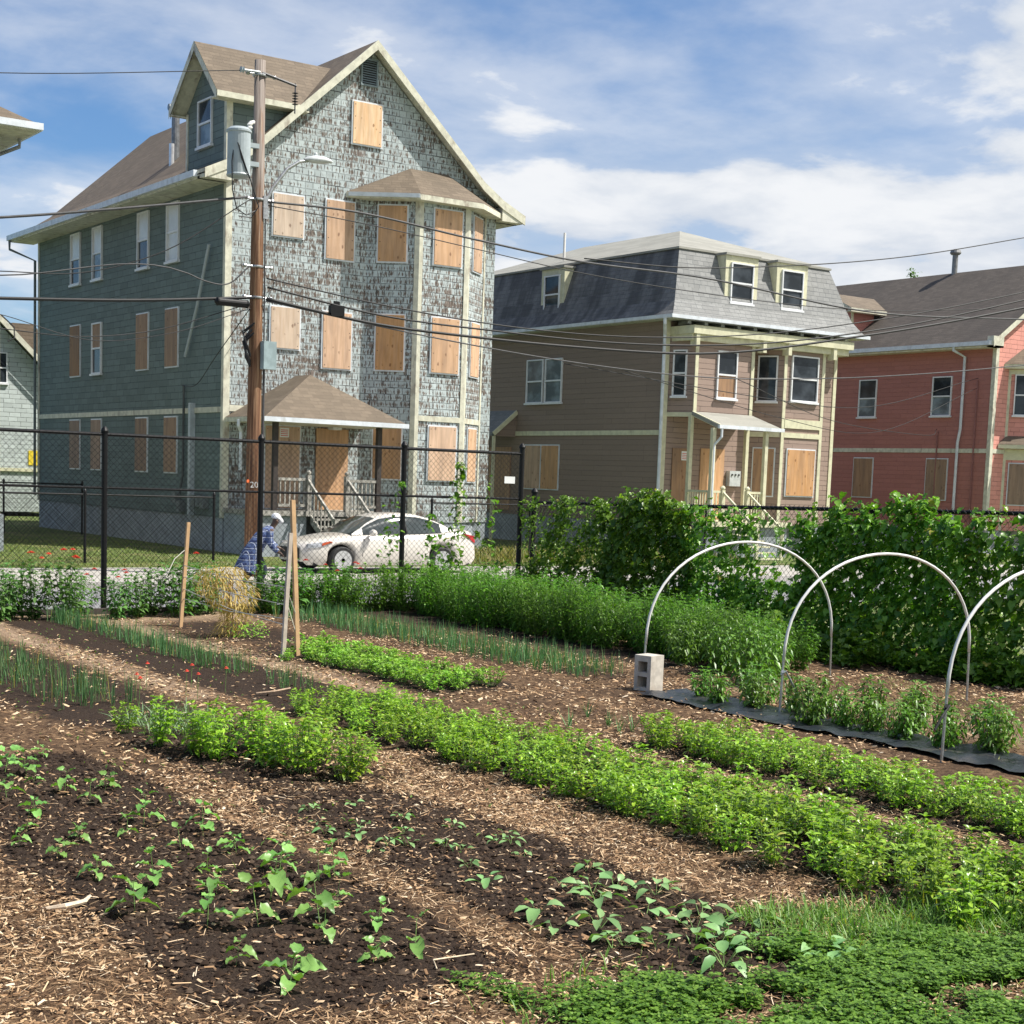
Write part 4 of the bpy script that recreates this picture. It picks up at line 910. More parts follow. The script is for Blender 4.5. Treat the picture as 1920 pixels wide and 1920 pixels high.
# ------------------------------------------------------------------ chain link fences
def links(A, B, z0, z1, pitch=.10, r=.0024, z1b=None, parent=None, mat=None, zig=0.0):
    """woven wire between two ground points: two families of slanted wires (square section)"""
    A = Vector((A[0], A[1], 0)); B = Vector((B[0], B[1], 0)); d = B-A; L = d.length; u = d/L; n = Vector((u.y, -u.x, 0))
    z1b = z1 if z1b is None else z1b; Hm = max(z1, z1b)-z0; V = []; F = []
    def top(s): return z1+(z1b-z1)*s/L
    k = int((L+Hm)/pitch)+2
    for sgn in (1, -1):
        for i in range(-1, k):
            c = i*pitch
            # s runs with height: s = c - t (sgn 1) or s = c - Hm + t
            t0, t1 = 0., Hm
            if sgn == 1: t0 = max(0, c-L); t1 = min(Hm, c)
            else: t0 = max(0, Hm-c); t1 = min(Hm, L+Hm-c)
            if t1-t0 < .02: continue
            s0 = c-t0 if sgn == 1 else c-Hm+t0; s1 = c-t1 if sgn == 1 else c-Hm+t1
            tt = top(s1)-z0
            if t1 > tt: f = (tt-t0)/(t1-t0); s1 = s0+(s1-s0)*f; t1 = tt
            if t1-t0 < .02: continue
            off = n*(r*1.3*sgn); p = A+u*s0+Vector((0,0,z0+t0))+off; q = A+u*s1+Vector((0,0,z0+t1))+off
            dd = (q-p).normalized(); x = n*r; y = dd.cross(n)*r; o = len(V)
            for P_ in (p, q): V += [P_+x, P_+y, P_-x, P_-y]
            F += [(o+j, o+(j+1) % 4, o+4+(j+1) % 4, o+4+j) for j in range(4)]
    return npmesh('chain_link', V, F, mat or BLACK, parent)
def post(root, x, y, z0, z1, r, cap=True):
    b = MB(); b.tube([(x,y,z0),(x,y,z1)], r, 14)
    if cap: b.lathe([(r*1.25,0),(r*1.3,.03),(r*.9,.07),(r*.3,.1)], (x,y,z1), 14)
    return b.build('post', BLACK, root, smooth=False)
FY = 24.54
tall = thing('tall_chain_link_fence', 'tall black chain link fence between the garden and the street', 'fence')
for x in (3.2, 6.2, 8.98, 11.75, 14.6, 17.22): post(tall, x, FY, -.2, 2.93 if x < 17 else 3.0, .048 if x < 17 else .05, True)
b = MB(); b.tube([(3.2,FY,2.9),(17.2,FY,2.9)], .030, 10); b.build('top_rail', BLACK, tall)
b = MB(); b.tube([(3.2,FY,2.04),(17.2,FY,2.04)], .022, 10); b.build('middle_rail', BLACK, tall)
links((3.2,FY-.04), (17.2,FY-.04), -.05, 2.92, .105, .0026, parent=tall)
b = MB(); b.box(16.78, 17.02, FY-.075, FY-.07, 2.33, 2.46); b.build('sign_plate', SIGNW, tall)
rebase(tall, (10.2, FY, 0))
low = thing('low_chain_link_fence', 'shoulder high black chain link fence smothered in vines along the right side', 'fence')
FX = 17.42
def lowtop(y): return 1.98 + (24.4-y)/(24.4-13.2)*.21
post(low, FX, 24.36, -.2, 2.16, .055)
for y in (19.85, 15.8, 11.7, 7.6): post(low, FX, y, -.2, lowtop(y)-.02, .048 if y < 24 else .05, False)
b = MB(); b.tube([(FX,24.36,lowtop(24.36)),(FX,6,lowtop(6))], .032, 10); b.build('top_rail', BLACK, low)
links((FX-.04,24.36), (FX-.04,6), -.05, lowtop(24.36)+.05, .10, .0032, z1b=lowtop(6)+.05, parent=low)
rebase(low, (FX, 15, 0))
yard = thing('yard_fence', 'black chain link yard fence standing behind the pavement', 'fence')
YY = 37.4
for x in (7.2, 10.2, 13.2, 16.6, 23.2, 26.6, 30, 33.5): post(yard, x, YY, -.1, 1.72, .035, True)
for xa, xb in ((7.2,16.6),(23.2,33.5)):
    b = MB(); b.tube([(xa,YY,1.68),(xb,YY,1.68)], .022, 8); b.build('top_rail', BLACK, yard); links((xa,YY), (xb,YY), 0, 1.68, .11, .003, parent=yard)
rebase(yard, (20, YY, 0))
yf2 = thing('back_yard_fence', 'farther black fence between the green house and its left neighbour', 'fence')
for x in (12.9, 15.9, 18.6): post(yf2, x, 53, -.1, 1.75, .035, True)
b = MB(); b.tube([(12.9,53,1.72),(18.6,53,1.72)], .025, 8); b.build('top_rail', BLACK, yf2); links((12.9,53), (18.6,53), 0, 1.7, .12, .004, parent=yf2); rebase(yf2, (15.9, 53, 0))

# ------------------------------------------------------------------ parked car
mp = NT('pearl_white_paint'); mp.fin((.66,.62,.56), .28, spec=.6); mp.b.inputs['Coat Weight'].default_value = .8; mp.b.inputs['Coat Roughness'].default_value = .06; PAINT = mp.mat
car = thing('parked_car', 'pearl white sedan parked in front of the green house', 'car')
CX, CYY = 17.05, 33.93
def tab(t, s):
    for (a, va), (c, vc) in zip(t, t[1:]):
        if s <= c: f = (s-a)/(c-a); f = f*f*(3-2*f)*.35+f*.65; return va+(vc-va)*f
    return t[-1][1]
TZ = [(0,.66),(.12,.72),(.5,.82),(1.0,.90),(1.4,.955),(2.2,.97),(3.0,.985),(3.8,1.02),(4.3,1.075),(4.72,1.06),(4.86,.95),(4.92,.70)]
HW = [(0,.60),(.1,.70),(.35,.82),(.8,.895),(1.5,.915),(3.5,.915),(4.3,.88),(4.7,.80),(4.86,.72),(4.92,.66)]
W1, W2, WR = .94, 3.77, .375
ss = sorted(set([0,.05,.12,.25,.4,.5] + [W1+WR*math.cos(PI*k/12) for k in range(13)] + [W2+WR*math.cos(PI*k/12) for k in range(13)] + [1.5,1.7,1.9,2.1,2.35,2.6,2.8,3.0,3.2,4.25,4.35,4.5,4.62,4.72,4.8,4.86,4.9,4.92]))
def zb(s):
    z = .20 + (.08 if s < .1 or s > 4.85 else 0)
    for wc in (W1, W2):
        d = abs(s-wc)
        if d < WR: z = max(z, .33+math.sqrt(max(0, WR*WR-d*d))-.0)
    return min(z, tab(TZ, s)-.12)
V = []; F = []; nsec = 0
for s in ss:
    h = tab(HW, s); t = tab(TZ, s); z0 = zb(s); zs = t-.075
    sec = [(h*.90, z0), (h*.985, z0+(zs-z0)*.25), (h*1.0, z0+(zs-z0)*.55), (h*.985, z0+(zs-z0)*.85), (h*.93, zs+.035), (h*.80, t), (h*.45, t+.022), (0, t+.03)]
    full = sec + [(-y, z) for y, z in sec[-2::-1]]; nsec = len(full)
    V += [(CX+s, CYY-y, z) for y, z in full]
k = nsec
for i in range(len(ss)-1):
    for j in range(k-1): a = i*k+j; F.append((a, a+1, a+k+1, a+k))
b = MB(); b.v = V; b.f = F; b.m = [0]*len(F)
b.add([V[j] for j in range(k)], [tuple(range(k))]); o = (len(ss)-1)*k; b.add([V[o+j] for j in range(k)], [tuple(range(k-1,-1,-1))])
body = b.build('body', PAINT, car, smooth=True)
b = MB(); b.box(CX+.25, CX+4.7, CYY-.74, CYY+.74, .2, .62); b.build('underbody', DARK, car)
# greenhouse
ZR = [(1.25,.96),(1.5,1.10),(1.8,1.26),(2.1,1.385),(2.4,1.44),(2.8,1.465),(3.2,1.44),(3.5,1.37),(3.8,1.26),(4.1,1.12),(4.3,1.075)]
gs = [1.25,1.4,1.55,1.7,1.85,2.0,2.1,2.25,2.4,2.6,2.8,3.0,3.2,3.35,3.5,3.65,3.8,3.95,4.1,4.3]
V = []; 
for s in gs:
    zr = tab(ZR, s); t = tab(TZ, s)-.01; h = tab(HW, s); q = min(1, max(0, (zr-t)/.42))
    sec = [(h*.88, t), (h*(.88-.10*q), t+(zr-t)*.45), (h*(.88-.22*q), t+(zr-t)*.88), (h*(.88-.30*q), zr), (h*.3, zr+.022*q), (0, zr+.028*q)]
    full = sec+[(-y, z) for y, z in sec[-2::-1]]; k = len(full); V += [(CX+s, CYY-y, z) for y, z in full]
F = []; mi = []
for i in range(len(gs)-1):
    sm = (gs[i]+gs[i+1])/2
    for j in range(k-1):
        a = i*k+j; F.append((a, a+1, a+k+1, a+k)); top_ = 2 <= j <= k-4
        paint = (top_ and 2.0 < sm < 3.4) or (j in (2, k-4)) or (j in (0,1,k-3,k-2) and sm < 1.5) or (j in (0,1,k-3,k-2) and sm > 3.8)
        mi.append(0 if paint else 1)
b = MB(); b.v = V; b.f = F; b.m = mi; CG = plain('car_glass', (.035,.045,.045), .06, .3, 1.5, spec=.9); cab = b.build('cabin', [PAINT, CG], car, smooth=True)
b = MB(); b.bar((CX+2.78,CYY-.815,.98),(CX+2.72,CYY-.70,1.40), .03, .09); b.bar((CX+2.78,CYY+.815,.98),(CX+2.72,CYY+.70,1.40), .03, .09); b.build('door_pillar', DARK, cab)
for y, sg in ((CYY-.87, -1), (CYY+.87, 1)):
    for wc in (W1, W2):
        b = MB(); x = CX+wc; b.lathe([(.20,-.1),(.30,-.11),(.325,-.08),(.33,0),(.325,.08),(.30,.1),(.2,.1)], (x,y-sg*.02,.33), 32, axis='y'); wh = b.build('wheel', DARK, car, smooth=False)
        b = MB(); yo = y+sg*.075
        b.lathe([(.205,-.02),(.235,-.02),(.235,.02),(.205,.02)], (x,yo,.33), 28, axis='y'); b.lathe([(.02,-.02),(.05,-.02),(.05,.03),(.02,.03)], (x,yo,.33), 12, axis='y')
        for q in range(10): a = 2*PI*q/10; b.bar((x+.03*math.cos(a),yo,.33+.03*math.sin(a)), (x+.215*math.cos(a),yo,.33+.215*math.sin(a)), .022, .022)
        b.build('rim', plain('alloy_rim', (.6,.6,.6), .3, metal=.6), wh)
def patch(name, pts, y, t, mat, sg=-1):
    """lamp lens: outline in x,z pressed on the flank"""
    b = MB(); V = []
    for x, z, dy in pts: V.append((CX+x, CYY+sg*(y+dy), z))
    for x, z, dy in pts: V.append((CX+x, CYY+sg*(y+dy-t), z))
    n = len(pts); b.add(V, [tuple(range(n)), tuple(range(2*n-1, n-1, -1))]+[(i, n+i, n+(i+1) % n, (i+1) % n) for i in range(n)]); return b.build(name, mat, car)
CLR = plain('headlamp_lens', (.45,.47,.50), .08, .3, 14, spec=.9); TL = plain('tail_lamp_red', (.35,.012,.01), .15, .2, 10)
for sg in (-1, 1):
    patch('headlight', [(.10,.60,.715-.70+.0),(.40,.64,.135),(.68,.76,.18),(.60,.78,.175),(.12,.71,.02)], .70, .08, CLR, sg)
    patch('turn_signal', [(.42,.665,.142),(.70,.765,.186),(.62,.785,.18),(.44,.735,.145)], .703, .08, plain('amber_red_marker', (.6,.10,.03), .2), sg)
    patch('tail_light', [(4.45,1.0,.155),(4.84,.94,.02),(4.86,.76,.03),(4.76,.80,.085)], .71, .1, TL, sg)
    b = MB(); b.lathe([(.01,-.1),(.07,-.08),(.09,0),(.07,.08),(.01,.1)], (CX+1.72,CYY+sg*1.02,1.0), 14, axis='y'); b.box(CX+1.69, CX+1.76, CYY+sg*.93-.05, CYY+sg*.93+.05, .96, .99); b.build('mirror', PAINT, car, smooth=False)
b = MB()
for sg in (-1, 1):
    for x in (1.5, 2.72, 3.55): b.bar((CX+x,CYY+sg*.915,.42),(CX+x+(.05 if x < 3 else .2),CYY+sg*.895,.93), .008, .01)
    for x in (2.45, 3.4): b.box(CX+x, CX+x+.18, CYY+sg*.905-.02, CYY+sg*.905+.02, .80, .83)
b.build('door_trim', plain('dark_gap', (.12,.11,.10), .5), car)
b = MB(); b.box(CX-.02, CX+.02, CYY-.5, CYY+.5, .34, .6); b.build('grille', DARK, car)
rebase(car, (CX+2.46, CYY, 0))

# ------------------------------------------------------------------ walking person
per = thing('person', 'stooping walker in a white cap and long blue plaid shirt by the pole', 'person')
GXp, GYp = 14.35, 30.0
me = bpy.data.meshes.new('person_body')
J = [((-.06,0,.86),.125),((.06,0,1.10),.13),((.20,0,1.28),.125),((.28,0,1.36),.055),((.335,0,1.43),.07),((.36,0,1.50),.085),((.37,0,1.56),.06),  # 0-6 spine, neck, head
     ((.19,-.17,1.27),.065),((.16,-.21,1.03),.05),((.33,-.2,.86),.038),((.40,-.19,.82),.032),       # 7-10 near arm
     ((.19,.17,1.27),.065),((.30,.22,1.05),.05),((.46,.2,.92),.038),((.53,.19,.9),.032),            # 11-14 far arm
     ((-.08,-.09,.80),.10),((.12,-.1,.44),.07),((-.06,-.1,.08),.05),((.08,-.1,.03),.045),             # 15-18 near leg
     ((-.06,.09,.80),.10),((-.12,.1,.43),.07),((-.32,.1,.14),.05),((-.2,.1,.03),.045)]                # 19-22 far leg
E_ = [(0,1),(1,2),(2,3),(3,4),(4,5),(5,6),(2,7),(7,8),(8,9),(9,10),(2,11),(11,12),(12,13),(13,14),(0,15),(15,16),(16,17),(17,18),(0,19),(19,20),(20,21),(21,22)]
def fingers(base, d, k0):
    d = Vector(d).normalized(); side = Vector((0,1,0))
    for i, (off, ln) in enumerate(((-.03,.065),(-.01,.075),(.01,.072),(.03,.058),(-.045,.05))):
        p = Vector(base)+d*.02+side*off; q = p+d*ln*.55+Vector((0,0,-.008)); r_ = q+d*ln*.4+Vector((0,0,-.025))
        n0 = len(J); J.extend([(tuple(p),.011),(tuple(q),.009),(tuple(r_),.008)]); E_.extend([(k0,n0),(n0,n0+1),(n0+1,n0+2)])
fingers((.41,-.19,.815), (.8,0,-.45), 10); fingers((.54,.19,.895), (.9,0,-.2), 14)
me.from_pydata([p for p, r in J], E_, []); me.update()
bo = bpy.data.objects.new('tmp_body', me); COL.objects.link(bo)
md = bo.modifiers.new('skin', 'SKIN')
for i, (p, r) in enumerate(J):
    sv = me.skin_vertices[0].data[i]; sv.radius = (r, r); sv.use_root = (i == 0)
sb = bo.modifiers.new('sub', 'SUBSURF'); sb.levels = 1; sb.render_levels = 1
bpy.context.view_layer.update()
bme = bpy.data.meshes.new_from_object(bo.evaluated_get(bpy.context.evaluated_depsgraph_get())); bpy.data.objects.remove(bo)
SKIN = plain('dark_skin', (.11,.062,.042), .5, .1); TROU = plain('navy_trousers', (.02,.025,.05), .8, .2); SHOE = plain('black_shoe', (.015,.015,.015), .5)
bme.materials.clear()
for m_ in (SKIN, TROU, SHOE): bme.materials.append(m_)
for p in bme.polygons:
    c = p.center; p.material_index = 2 if c.z < .1 else (1 if (c.z < .98 and c.x < .17 and abs(c.y) < .19) else 0); p.use_smooth = True
body = link('body', bme, per)
mpl = NT('blue_plaid'); P = mpl.n('ShaderNodeTexCoord').outputs['Object']; sx = mpl.n('ShaderNodeSeparateXYZ', {0: P})
def stripe(ax, per_, wd, ph=0.): return mpl.math('LESS_THAN', mpl.math('FRACT', mpl.math('ADD', mpl.math('DIVIDE', ax, per_), ph)), wd)
ax1 = mpl.math('ADD', sx.outputs[0], mpl.math('MULTIPLY', sx.outputs[1], .8))
c = mpl.mix(mpl.math('MULTIPLY', stripe(ax1, .12, .35), .6), (.03,.045,.13), (.11,.16,.33)); c = mpl.mix(mpl.math('MULTIPLY', stripe(sx.outputs[2], .12, .35), .6), c, (.10,.15,.30))
c = mpl.mix(stripe(ax1, .12, .08, .5), c, (.55,.6,.7)); c = mpl.mix(stripe(sx.outputs[2], .12, .08, .5), c, (.55,.6,.7))
mpl.fin(c, .85, bump=mpl.noise(P, 9, 3), bs=.5, bd=.03)
V = []; n = 24
rg = [(-.30,.0,.42,.23,.20),(-.24,0,.60,.215,.21),(-.14,0,.85,.19,.21),(-.03,0,1.02,.17,.22),(.08,0,1.17,.165,.235),(.17,0,1.28,.13,.22),(.23,0,1.345,.085,.13),(.255,0,1.37,.065,.075)]
for i, (x, y, z, rx, ry) in enumerate(rg):
    for j in range(n):
        a = 2*PI*j/n; fold = 1+.05*math.sin(a*5+i)*(1-i/8); V.append((x+rx*math.cos(a)*fold*.95, y+ry*math.sin(a)*fold, z-rx*math.cos(a)*.35))
b = MB(); b.v = V
for i in range(len(rg)-1):
    for j in range(n): a = i*n+j; c_ = i*n+(j+1) % n; b.f.append((a,c_,c_+n,a+n)); b.m.append(0)
b.tube([(.17,-.19,1.27),(.155,-.23,1.05),(.24,-.22,.94),(.33,-.2,.865)], [.085,.075,.062,.055], 14, cap=False); b.tube([(.18,.18,1.27),(.29,.23,1.06),(.44,.205,.935)], [.085,.07,.055], 14, cap=False)
b.build('shirt', mpl.mat, per, smooth=True)
b = MB(); b.lathe([(.105,0),(.108,.03),(.10,.075),(.075,.11),(.03,.125),(.005,.127)], (0,0,0), 18); b.tube([(.06,0,.0),(.13,0,-.005),(.17,0,-.02)], [.07,.06,.03], 8)
cp = b.build('cap', plain('white_cap', (.74,.75,.76), .7, .08, 15), per, smooth=True); cp.location = (.355,0,1.53); cp.rotation_euler = (0,.30,0)
b = MB(); b.lathe([(.01,0),(.03,.02),(.028,.05),(.01,.06)], (.35,-.088,1.46), 8); b.lathe([(.01,0),(.03,.02),(.028,.05),(.01,.06)], (.35,.088,1.46), 8); b.tube([(.43,0,1.51),(.462,0,1.47),(.45,0,1.455)], [.014,.02,.012], 8); b.build('face', SKIN, per, smooth=True)
b = MB()
for sy in (-.032, .032): b.lathe([(.001,-.008),(.012,0),(.001,.008)], (.435,sy,1.515), 8)
b.build('eyes', SIGNW, per)
per.location = (GXp, GYp, -.13); per.rotation_euler = (0,0,-.15)

# ------------------------------------------------------------------ garden hardware
def gthing(name, label, cat, x, y, group=None):
    t = thing(name, label, cat, (x, y, gz(x, y)), group); return t
GVH = plain('weathered_conduit', (.47,.48,.48), .35, .12, 25, metal=.75)
WHP = plain('white_hoop_pipe', (.72,.71,.69), .3, .06, 14)
def hoop(label, xn, xf, y, top, zl, tie=True, sgn=1):
    z0 = 0; t = gthing('garden_hoop', label, 'hoop', (xn+xf)/2, y, 'white hoops over the bed'); cx = (xf-xn)/2
    pts = []
    for k in range(29):
        a = PI*k/28; pts.append((-cx*math.cos(a)*(1 if True else 1), 0, zl+(top-zl)*math.sin(a)**.86))
    b = MB(); b.tube(pts, .0165, 10); arc = b.build('hoop_pipe', WHP, t, smooth=True)
    for sx_ in (-1, 1):
        b = MB(); b.tube([(sx_*(cx+.02), 0, -.1),(sx_*cx,0,zl+.12 if sx_ < 0 else zl+.05)], .0135, 10); b.build('ground_stake', GVH, t)
    if tie:
        b = MB(); b.tube([(-cx-.03,0,zl-.14),(-cx+.02,-.02,zl-.10),(-cx+.09*sgn,-.03,zl-.20),(-cx+.17*sgn,-.03,zl-.31)], .012, 6); b.tube([(-cx-.02,-.02,zl-.1),(-cx+.02,.02,zl-.13)], .02, 6); b.build('clamp', DARK if sgn < 0 else GVH, t)
    return t
hoop('white hoop standing at the concrete block', 11.78, 14.90, 14.1, 1.74, .52, False)
hoop('white hoop in the middle with a clip on its near leg', 11.67, 14.66, 11.7, 1.74, .60, True, 1)
hoop('white hoop cut off by the right edge of the view', 11.14, 14.1, 9.1, 1.76, .60, True, -1)
blk = gthing('concrete_block', 'upright hollow concrete block beside the first hoop', 'block', 11.56, 13.76)
b = MB(); w_, d_, h_ = .25, .235, .42
CB = plain('concrete_block_grey', (.50,.46,.40), .9, .12, 12, dirt=((.25,.20,.15), .6))
# solid with two cells opening on the left-front face
y0, y1 = -d_/2, d_/2; x0, x1 = -w_/2, w_/2
cells = [(.05,.175),(.225,.35)]; zz_ = [0,.05,.175,.225,.35,h_]; yy = [y0, y0+.05, y1-.05, y1]
for i in range(5):
    for j in range(3):
        hole = (i in (1,3)) and j == 1
        if not hole: b.box(x0, x1, yy[j], yy[j+1], zz_[i]+.0002, zz_[i+1]-.0002)
        else: b.box(x1-.03, x1-.002, yy[j], yy[j+1], zz_[i], zz_[i+1])
blk_m = b.build('block_body', CB, blk); blk.rotation_euler = (0,0,math.radians(14))
for c_ in blk.children: pass
wst = plain('pale_timber_stake', (.50,.43,.36), .7, .12, 8); wst2 = plain('yellowish_timber_stake', (.56,.36,.19), .65, .1, 8)
def stake(label, x, y, h, lean, mat, w_=.045):
    t = gthing('wooden_stake', label, 'stake', x, y, 'stakes holding the strings'); b = MB(); b.bar((0,0,-.1),(lean[0],lean[1],h), w_, w_); b.build('post', mat, t); return t
stake('lone wooden stake left of the dried plant', 9.23, 21.97, 1.58, (.10,-.03), wst2, .05)
stake('shorter grey wooden stake of the leaning pair', 8.98, 18.02, 1.60, (.07,-.02), wst, .05)
stake('taller yellow wooden stake of the leaning pair', 9.25, 18.12, 2.03, (-.11,.02), wst2, .055)
def string(label, pts): b = MB(); b.tube(pts, .006, 5); return tag(b.build('string', plain('twine', (.6,.58,.5), .8)), label, 'string', 'strings between the stakes')
sa, sb_ = (9.27,21.95), (9.0,18.04)
for k, (za, zb_) in enumerate(((.95,.93),(.78,.70),(.60,.44),(.45,.52))):
    string(['topmost string between the stakes','second string from the top between the stakes','third string down, sagging between the stakes','lowest loose string between the stakes'][k], [(sa[0],sa[1],za),((sa[0]+sb_[0])/2,(sa[1]+sb_[1])/2,(za+zb_)/2-.05),(sb_[0],sb_[1],zb_)])
string('short string crossing between the two leaning stakes', [(9.0,18.02,.8),(9.22,18.12,.3)])
string('loose string ends fluttering from the lone stake', [(9.3,21.94,1.2),(9.1,21.9,1.05),(8.98,21.85,.85),(8.9,21.9,.7)])
string('second short string between the two leaning stakes', [(9.02,18.02,.9),(9.21,18.11,.55)])
# black plastic mulch
PX0, PX1 = 11.2, 11.95
px = np.arange(PX0, PX1+.01, .05); py = np.arange(5.0, 13.6, .07); A_, B_ = np.meshgrid(px, py, indexing='ij')
wob = (fbm(A_, B_, 31, .9, 2)-.5)*.35
H_ = gheight(A_, B_)+.035+(fbm(A_, B_, 33, 5, 3)-.5)*.05
V = np.stack([A_+wob*(.6), B_, H_], -1).reshape(-1, 3); k1, k2 = A_.shape; I = np.arange(k1*k2).reshape(k1, k2)
Fq = np.stack([I[:-1,:-1], I[1:,:-1], I[1:,1:], I[:-1,1:]], -1).reshape(-1, 4)
mpz = NT('black_plastic_film'); P = mpz.obj(); nz_ = mpz.noise(P, 9, 5, .6)
mpz.fin(mpz.mix(mpz.math('MULTIPLY', mpz.step(mpz.noise(P, 3, 5, .7), .5, .7), .5), (.018,.022,.030), (.10,.085,.07)), .32, bump=nz_, bs=.8, bd=.03, spec=.6)
tag(npmesh('plastic_sheet', V, Fq, mpz.mat, smooth=True), 'crumpled black plastic sheet laid under the young pepper plants', 'plastic sheet')
# small litter: sticks and scraps
def stick(label, pts, r, col, name='stick', cat='stick'):
    b = MB(); b.tube([(x, y, gz(x, y)+z) for x, y, z in pts], r, 6); return tag(b.build(name, plain(name+'_c', col, .8, .2, 20)), label, cat)
stick('curved pale stick beside the lower left seedlings', [(2.62,8.05,.02),(2.72,7.98,.03),(2.84,8.02,.035),(2.92,8.16,.02)], [.010,.016,.014,.008], (.62,.50,.36))
stick('forked twig lying at the end of the scallion row', [(7.15,14.95,.03),(7.3,14.85,.05),(7.5,14.85,.08)], .012, (.42,.30,.2))
stick('bent pale straw at the near edge of the seedling bed', [(3.92,6.15,.02),(3.93,6.2,.06),(4.2,6.25,.03)], .004, (.62,.5,.34))
b = MB(); b.frame(Vector((9.78,16.0+3.0,gz(9.78,19)+.02)), Vector((.9,.3,0)).normalized(), Vector((-.3,.9,0)).normalized(), Vector((0,0,1)), -.13, .13, -.03, .04, 0, .04)
tag(b.build('wood_scrap', plain('yellow_wood', (.66,.48,.22), .7)), 'small yellow wood scrap behind the low green rows', 'wood scrap')
# ------------------------------------------------------------------ leaves
PROF_S = [(0,0),(.45,1),(1,0)]
PROF_M = [(0,.0),(.22,.8),(.5,1),(.78,.6),(1,0)]
PROF_H = [(0,.3),(.08,.8),(.22,1),(.4,.97),(.58,.78),(.76,.48),(.9,.2),(1,0)]   # heart shaped
def leafverts(P, az, pitch, L, W, prof, droop=.2, fold=.25, roll=0.0):
    """arrays of leaves -> vertices, triangles"""
    P = np.asarray(P, float); n = len(P); az = np.broadcast_to(az, n); pitch = np.broadcast_to(pitch, n); L = np.broadcast_to(L, n); W = np.broadcast_to(W, n); roll = np.broadcast_to(roll, n); droop = np.broadcast_to(droop, n)
    ca, sa_ = np.cos(az), np.sin(az); D = np.stack([ca*np.cos(pitch), sa_*np.cos(pitch), np.sin(pitch)], -1)
    Sd = np.stack([-sa_, ca, np.zeros(n)], -1); Up = np.cross(D, Sd)
    Sr = Sd*np.cos(roll)[:,None]+Up*np.sin(roll)[:,None]; Ur = np.cross(D, Sr)
    rows = []; m = len(prof)
    for s, wd in prof:
        c = P + D*(L*s)[:,None] - np.array([0,0,1.])*(droop*L*s*s)[:,None]
        if wd == 0 : rows.append(('p', c))
        else:
            off = Sr*(W*wd/2)[:,None]; cr = (.10 if (len(rows) % 2) else -.07) if m > 5 else 0.; up = Ur*((fold*wd/2+cr)*W)[:,None]
            rows.append(('t', c, c+off+up, c-off+up))
    V = []; idx = []; k = 0
    for r in rows:
        if r[0] == 'p': V.append(r[1]); idx.append((k,)); k += 1
        else: V += [r[1], r[2], r[3]]; idx.append((k, k+1, k+2)); k += 3
    V = np.stack(V, 1)  # n,k,3
    T = []
    for a, b_ in zip(idx, idx[1:]):
        if len(a) == 1 and len(b_) == 3: T += [(a[0], b_[0], b_[1]), (a[0], b_[2], b_[0])]
        elif len(a) == 3 and len(b_) == 1: T += [(a[0], b_[0], a[1]), (a[0], a[2], b_[0])]
        elif len(a) == 3 and len(b_) == 3: T += [(a[0], b_[0], a[1]), (a[1], b_[0], b_[1]), (a[0], a[2], b_[0]), (a[2], b_[2], b_[0])]
    T = np.array(T); F = (T[None] + (np.arange(n)*k)[:,None,None]).reshape(-1, 3)
    return V.reshape(-1, 3), F
def stemverts(A, B, r0, r1):
    """3-sided stems from A to B"""
    A = np.asarray(A, float); B = np.asarray(B, float); n = len(A); V = np.zeros((n, 6, 3))
    for j in range(3):
        a = 2*PI*j/3; o = np.array([math.cos(a), math.sin(a), 0]); V[:,j] = A+o*r0; V[:,3+j] = B+o*r1
    T = np.array([(0,1,4),(0,4,3),(1,2,5),(1,5,4),(2,0,3),(2,3,5)]); F = (T[None]+(np.arange(n)*6)[:,None,None]).reshape(-1, 3)
    return V.reshape(-1, 3), F
def merge(parts):
    Vs, Fs, Ms = [], [], []; o = 0
    for V, F, m in parts: Vs.append(V); Fs.append(F+o); Ms.append(np.full(len(F), m)); o += len(V)
    return np.concatenate(Vs), np.concatenate(Fs), np.concatenate(Ms)
def pmesh(name, parts, mats, smooth=True):
    """mesh data only"""
    V, F, M_ = merge(parts); o = npmesh(name, V, F, mats, None, smooth, M_); me = o.data; bpy.data.objects.remove(o); return me
LBAS = leafmat('bright_green_leaf', (.13,.25,.014), (.24,.41,.026), (.42,.60,.06), .34, .33, .65, .025)
LPEP = leafmat('mid_green_pepper_leaf', (.07,.175,.018), (.12,.26,.028), (.20,.37,.05), .30, .38, .5)
LDRK = leafmat('dark_green_shrub_leaf', (.06,.16,.014), (.10,.245,.02), (.18,.37,.035), .32, .4, .35)
LLOW = leafmat('fresh_green_low_leaf', (.15,.32,.035), (.25,.46,.055), (.38,.60,.09), .35)
LSED = leafmat('pale_green_seedling_leaf', (.14,.31,.07), (.22,.43,.10), (.32,.54,.15), .30, .40, .5)
LRAD = leafmat('blue_green_seedling_leaf', (.15,.31,.10), (.22,.40,.135), (.30,.48,.19), .25, .42, .5)
LZIN = leafmat('zinnia_leaf', (.055,.15,.03), (.095,.22,.045), (.16,.31,.075), .28)
LVIN = leafmat('vine_leaf', (.06,.15,.016), (.125,.26,.026), (.27,.45,.06), .4, .36, .5, .01)
LONI = leafmat('blue_green_scallion_blade', (.06,.16,.06), (.10,.23,.085), (.17,.31,.12), .2, .45, .4, .05)
LCLO = leafmat('clover_leaf', (.065,.175,.018), (.125,.28,.03), (.23,.43,.055), .34)
LGRA = leafmat('grass_blade', (.09,.20,.035), (.15,.29,.05), (.25,.38,.09), .35, .45, .4, .05)
LDRY = leafmat('dry_straw_leaf', (.30,.18,.06), (.50,.35,.12), (.66,.52,.22), .35, .7, .2)
STEM = plain('green_stem', (.16,.27,.07), .6, .2, 30); STEMP = plain('purplish_stem', (.10,.05,.04), .6, .2, 30)
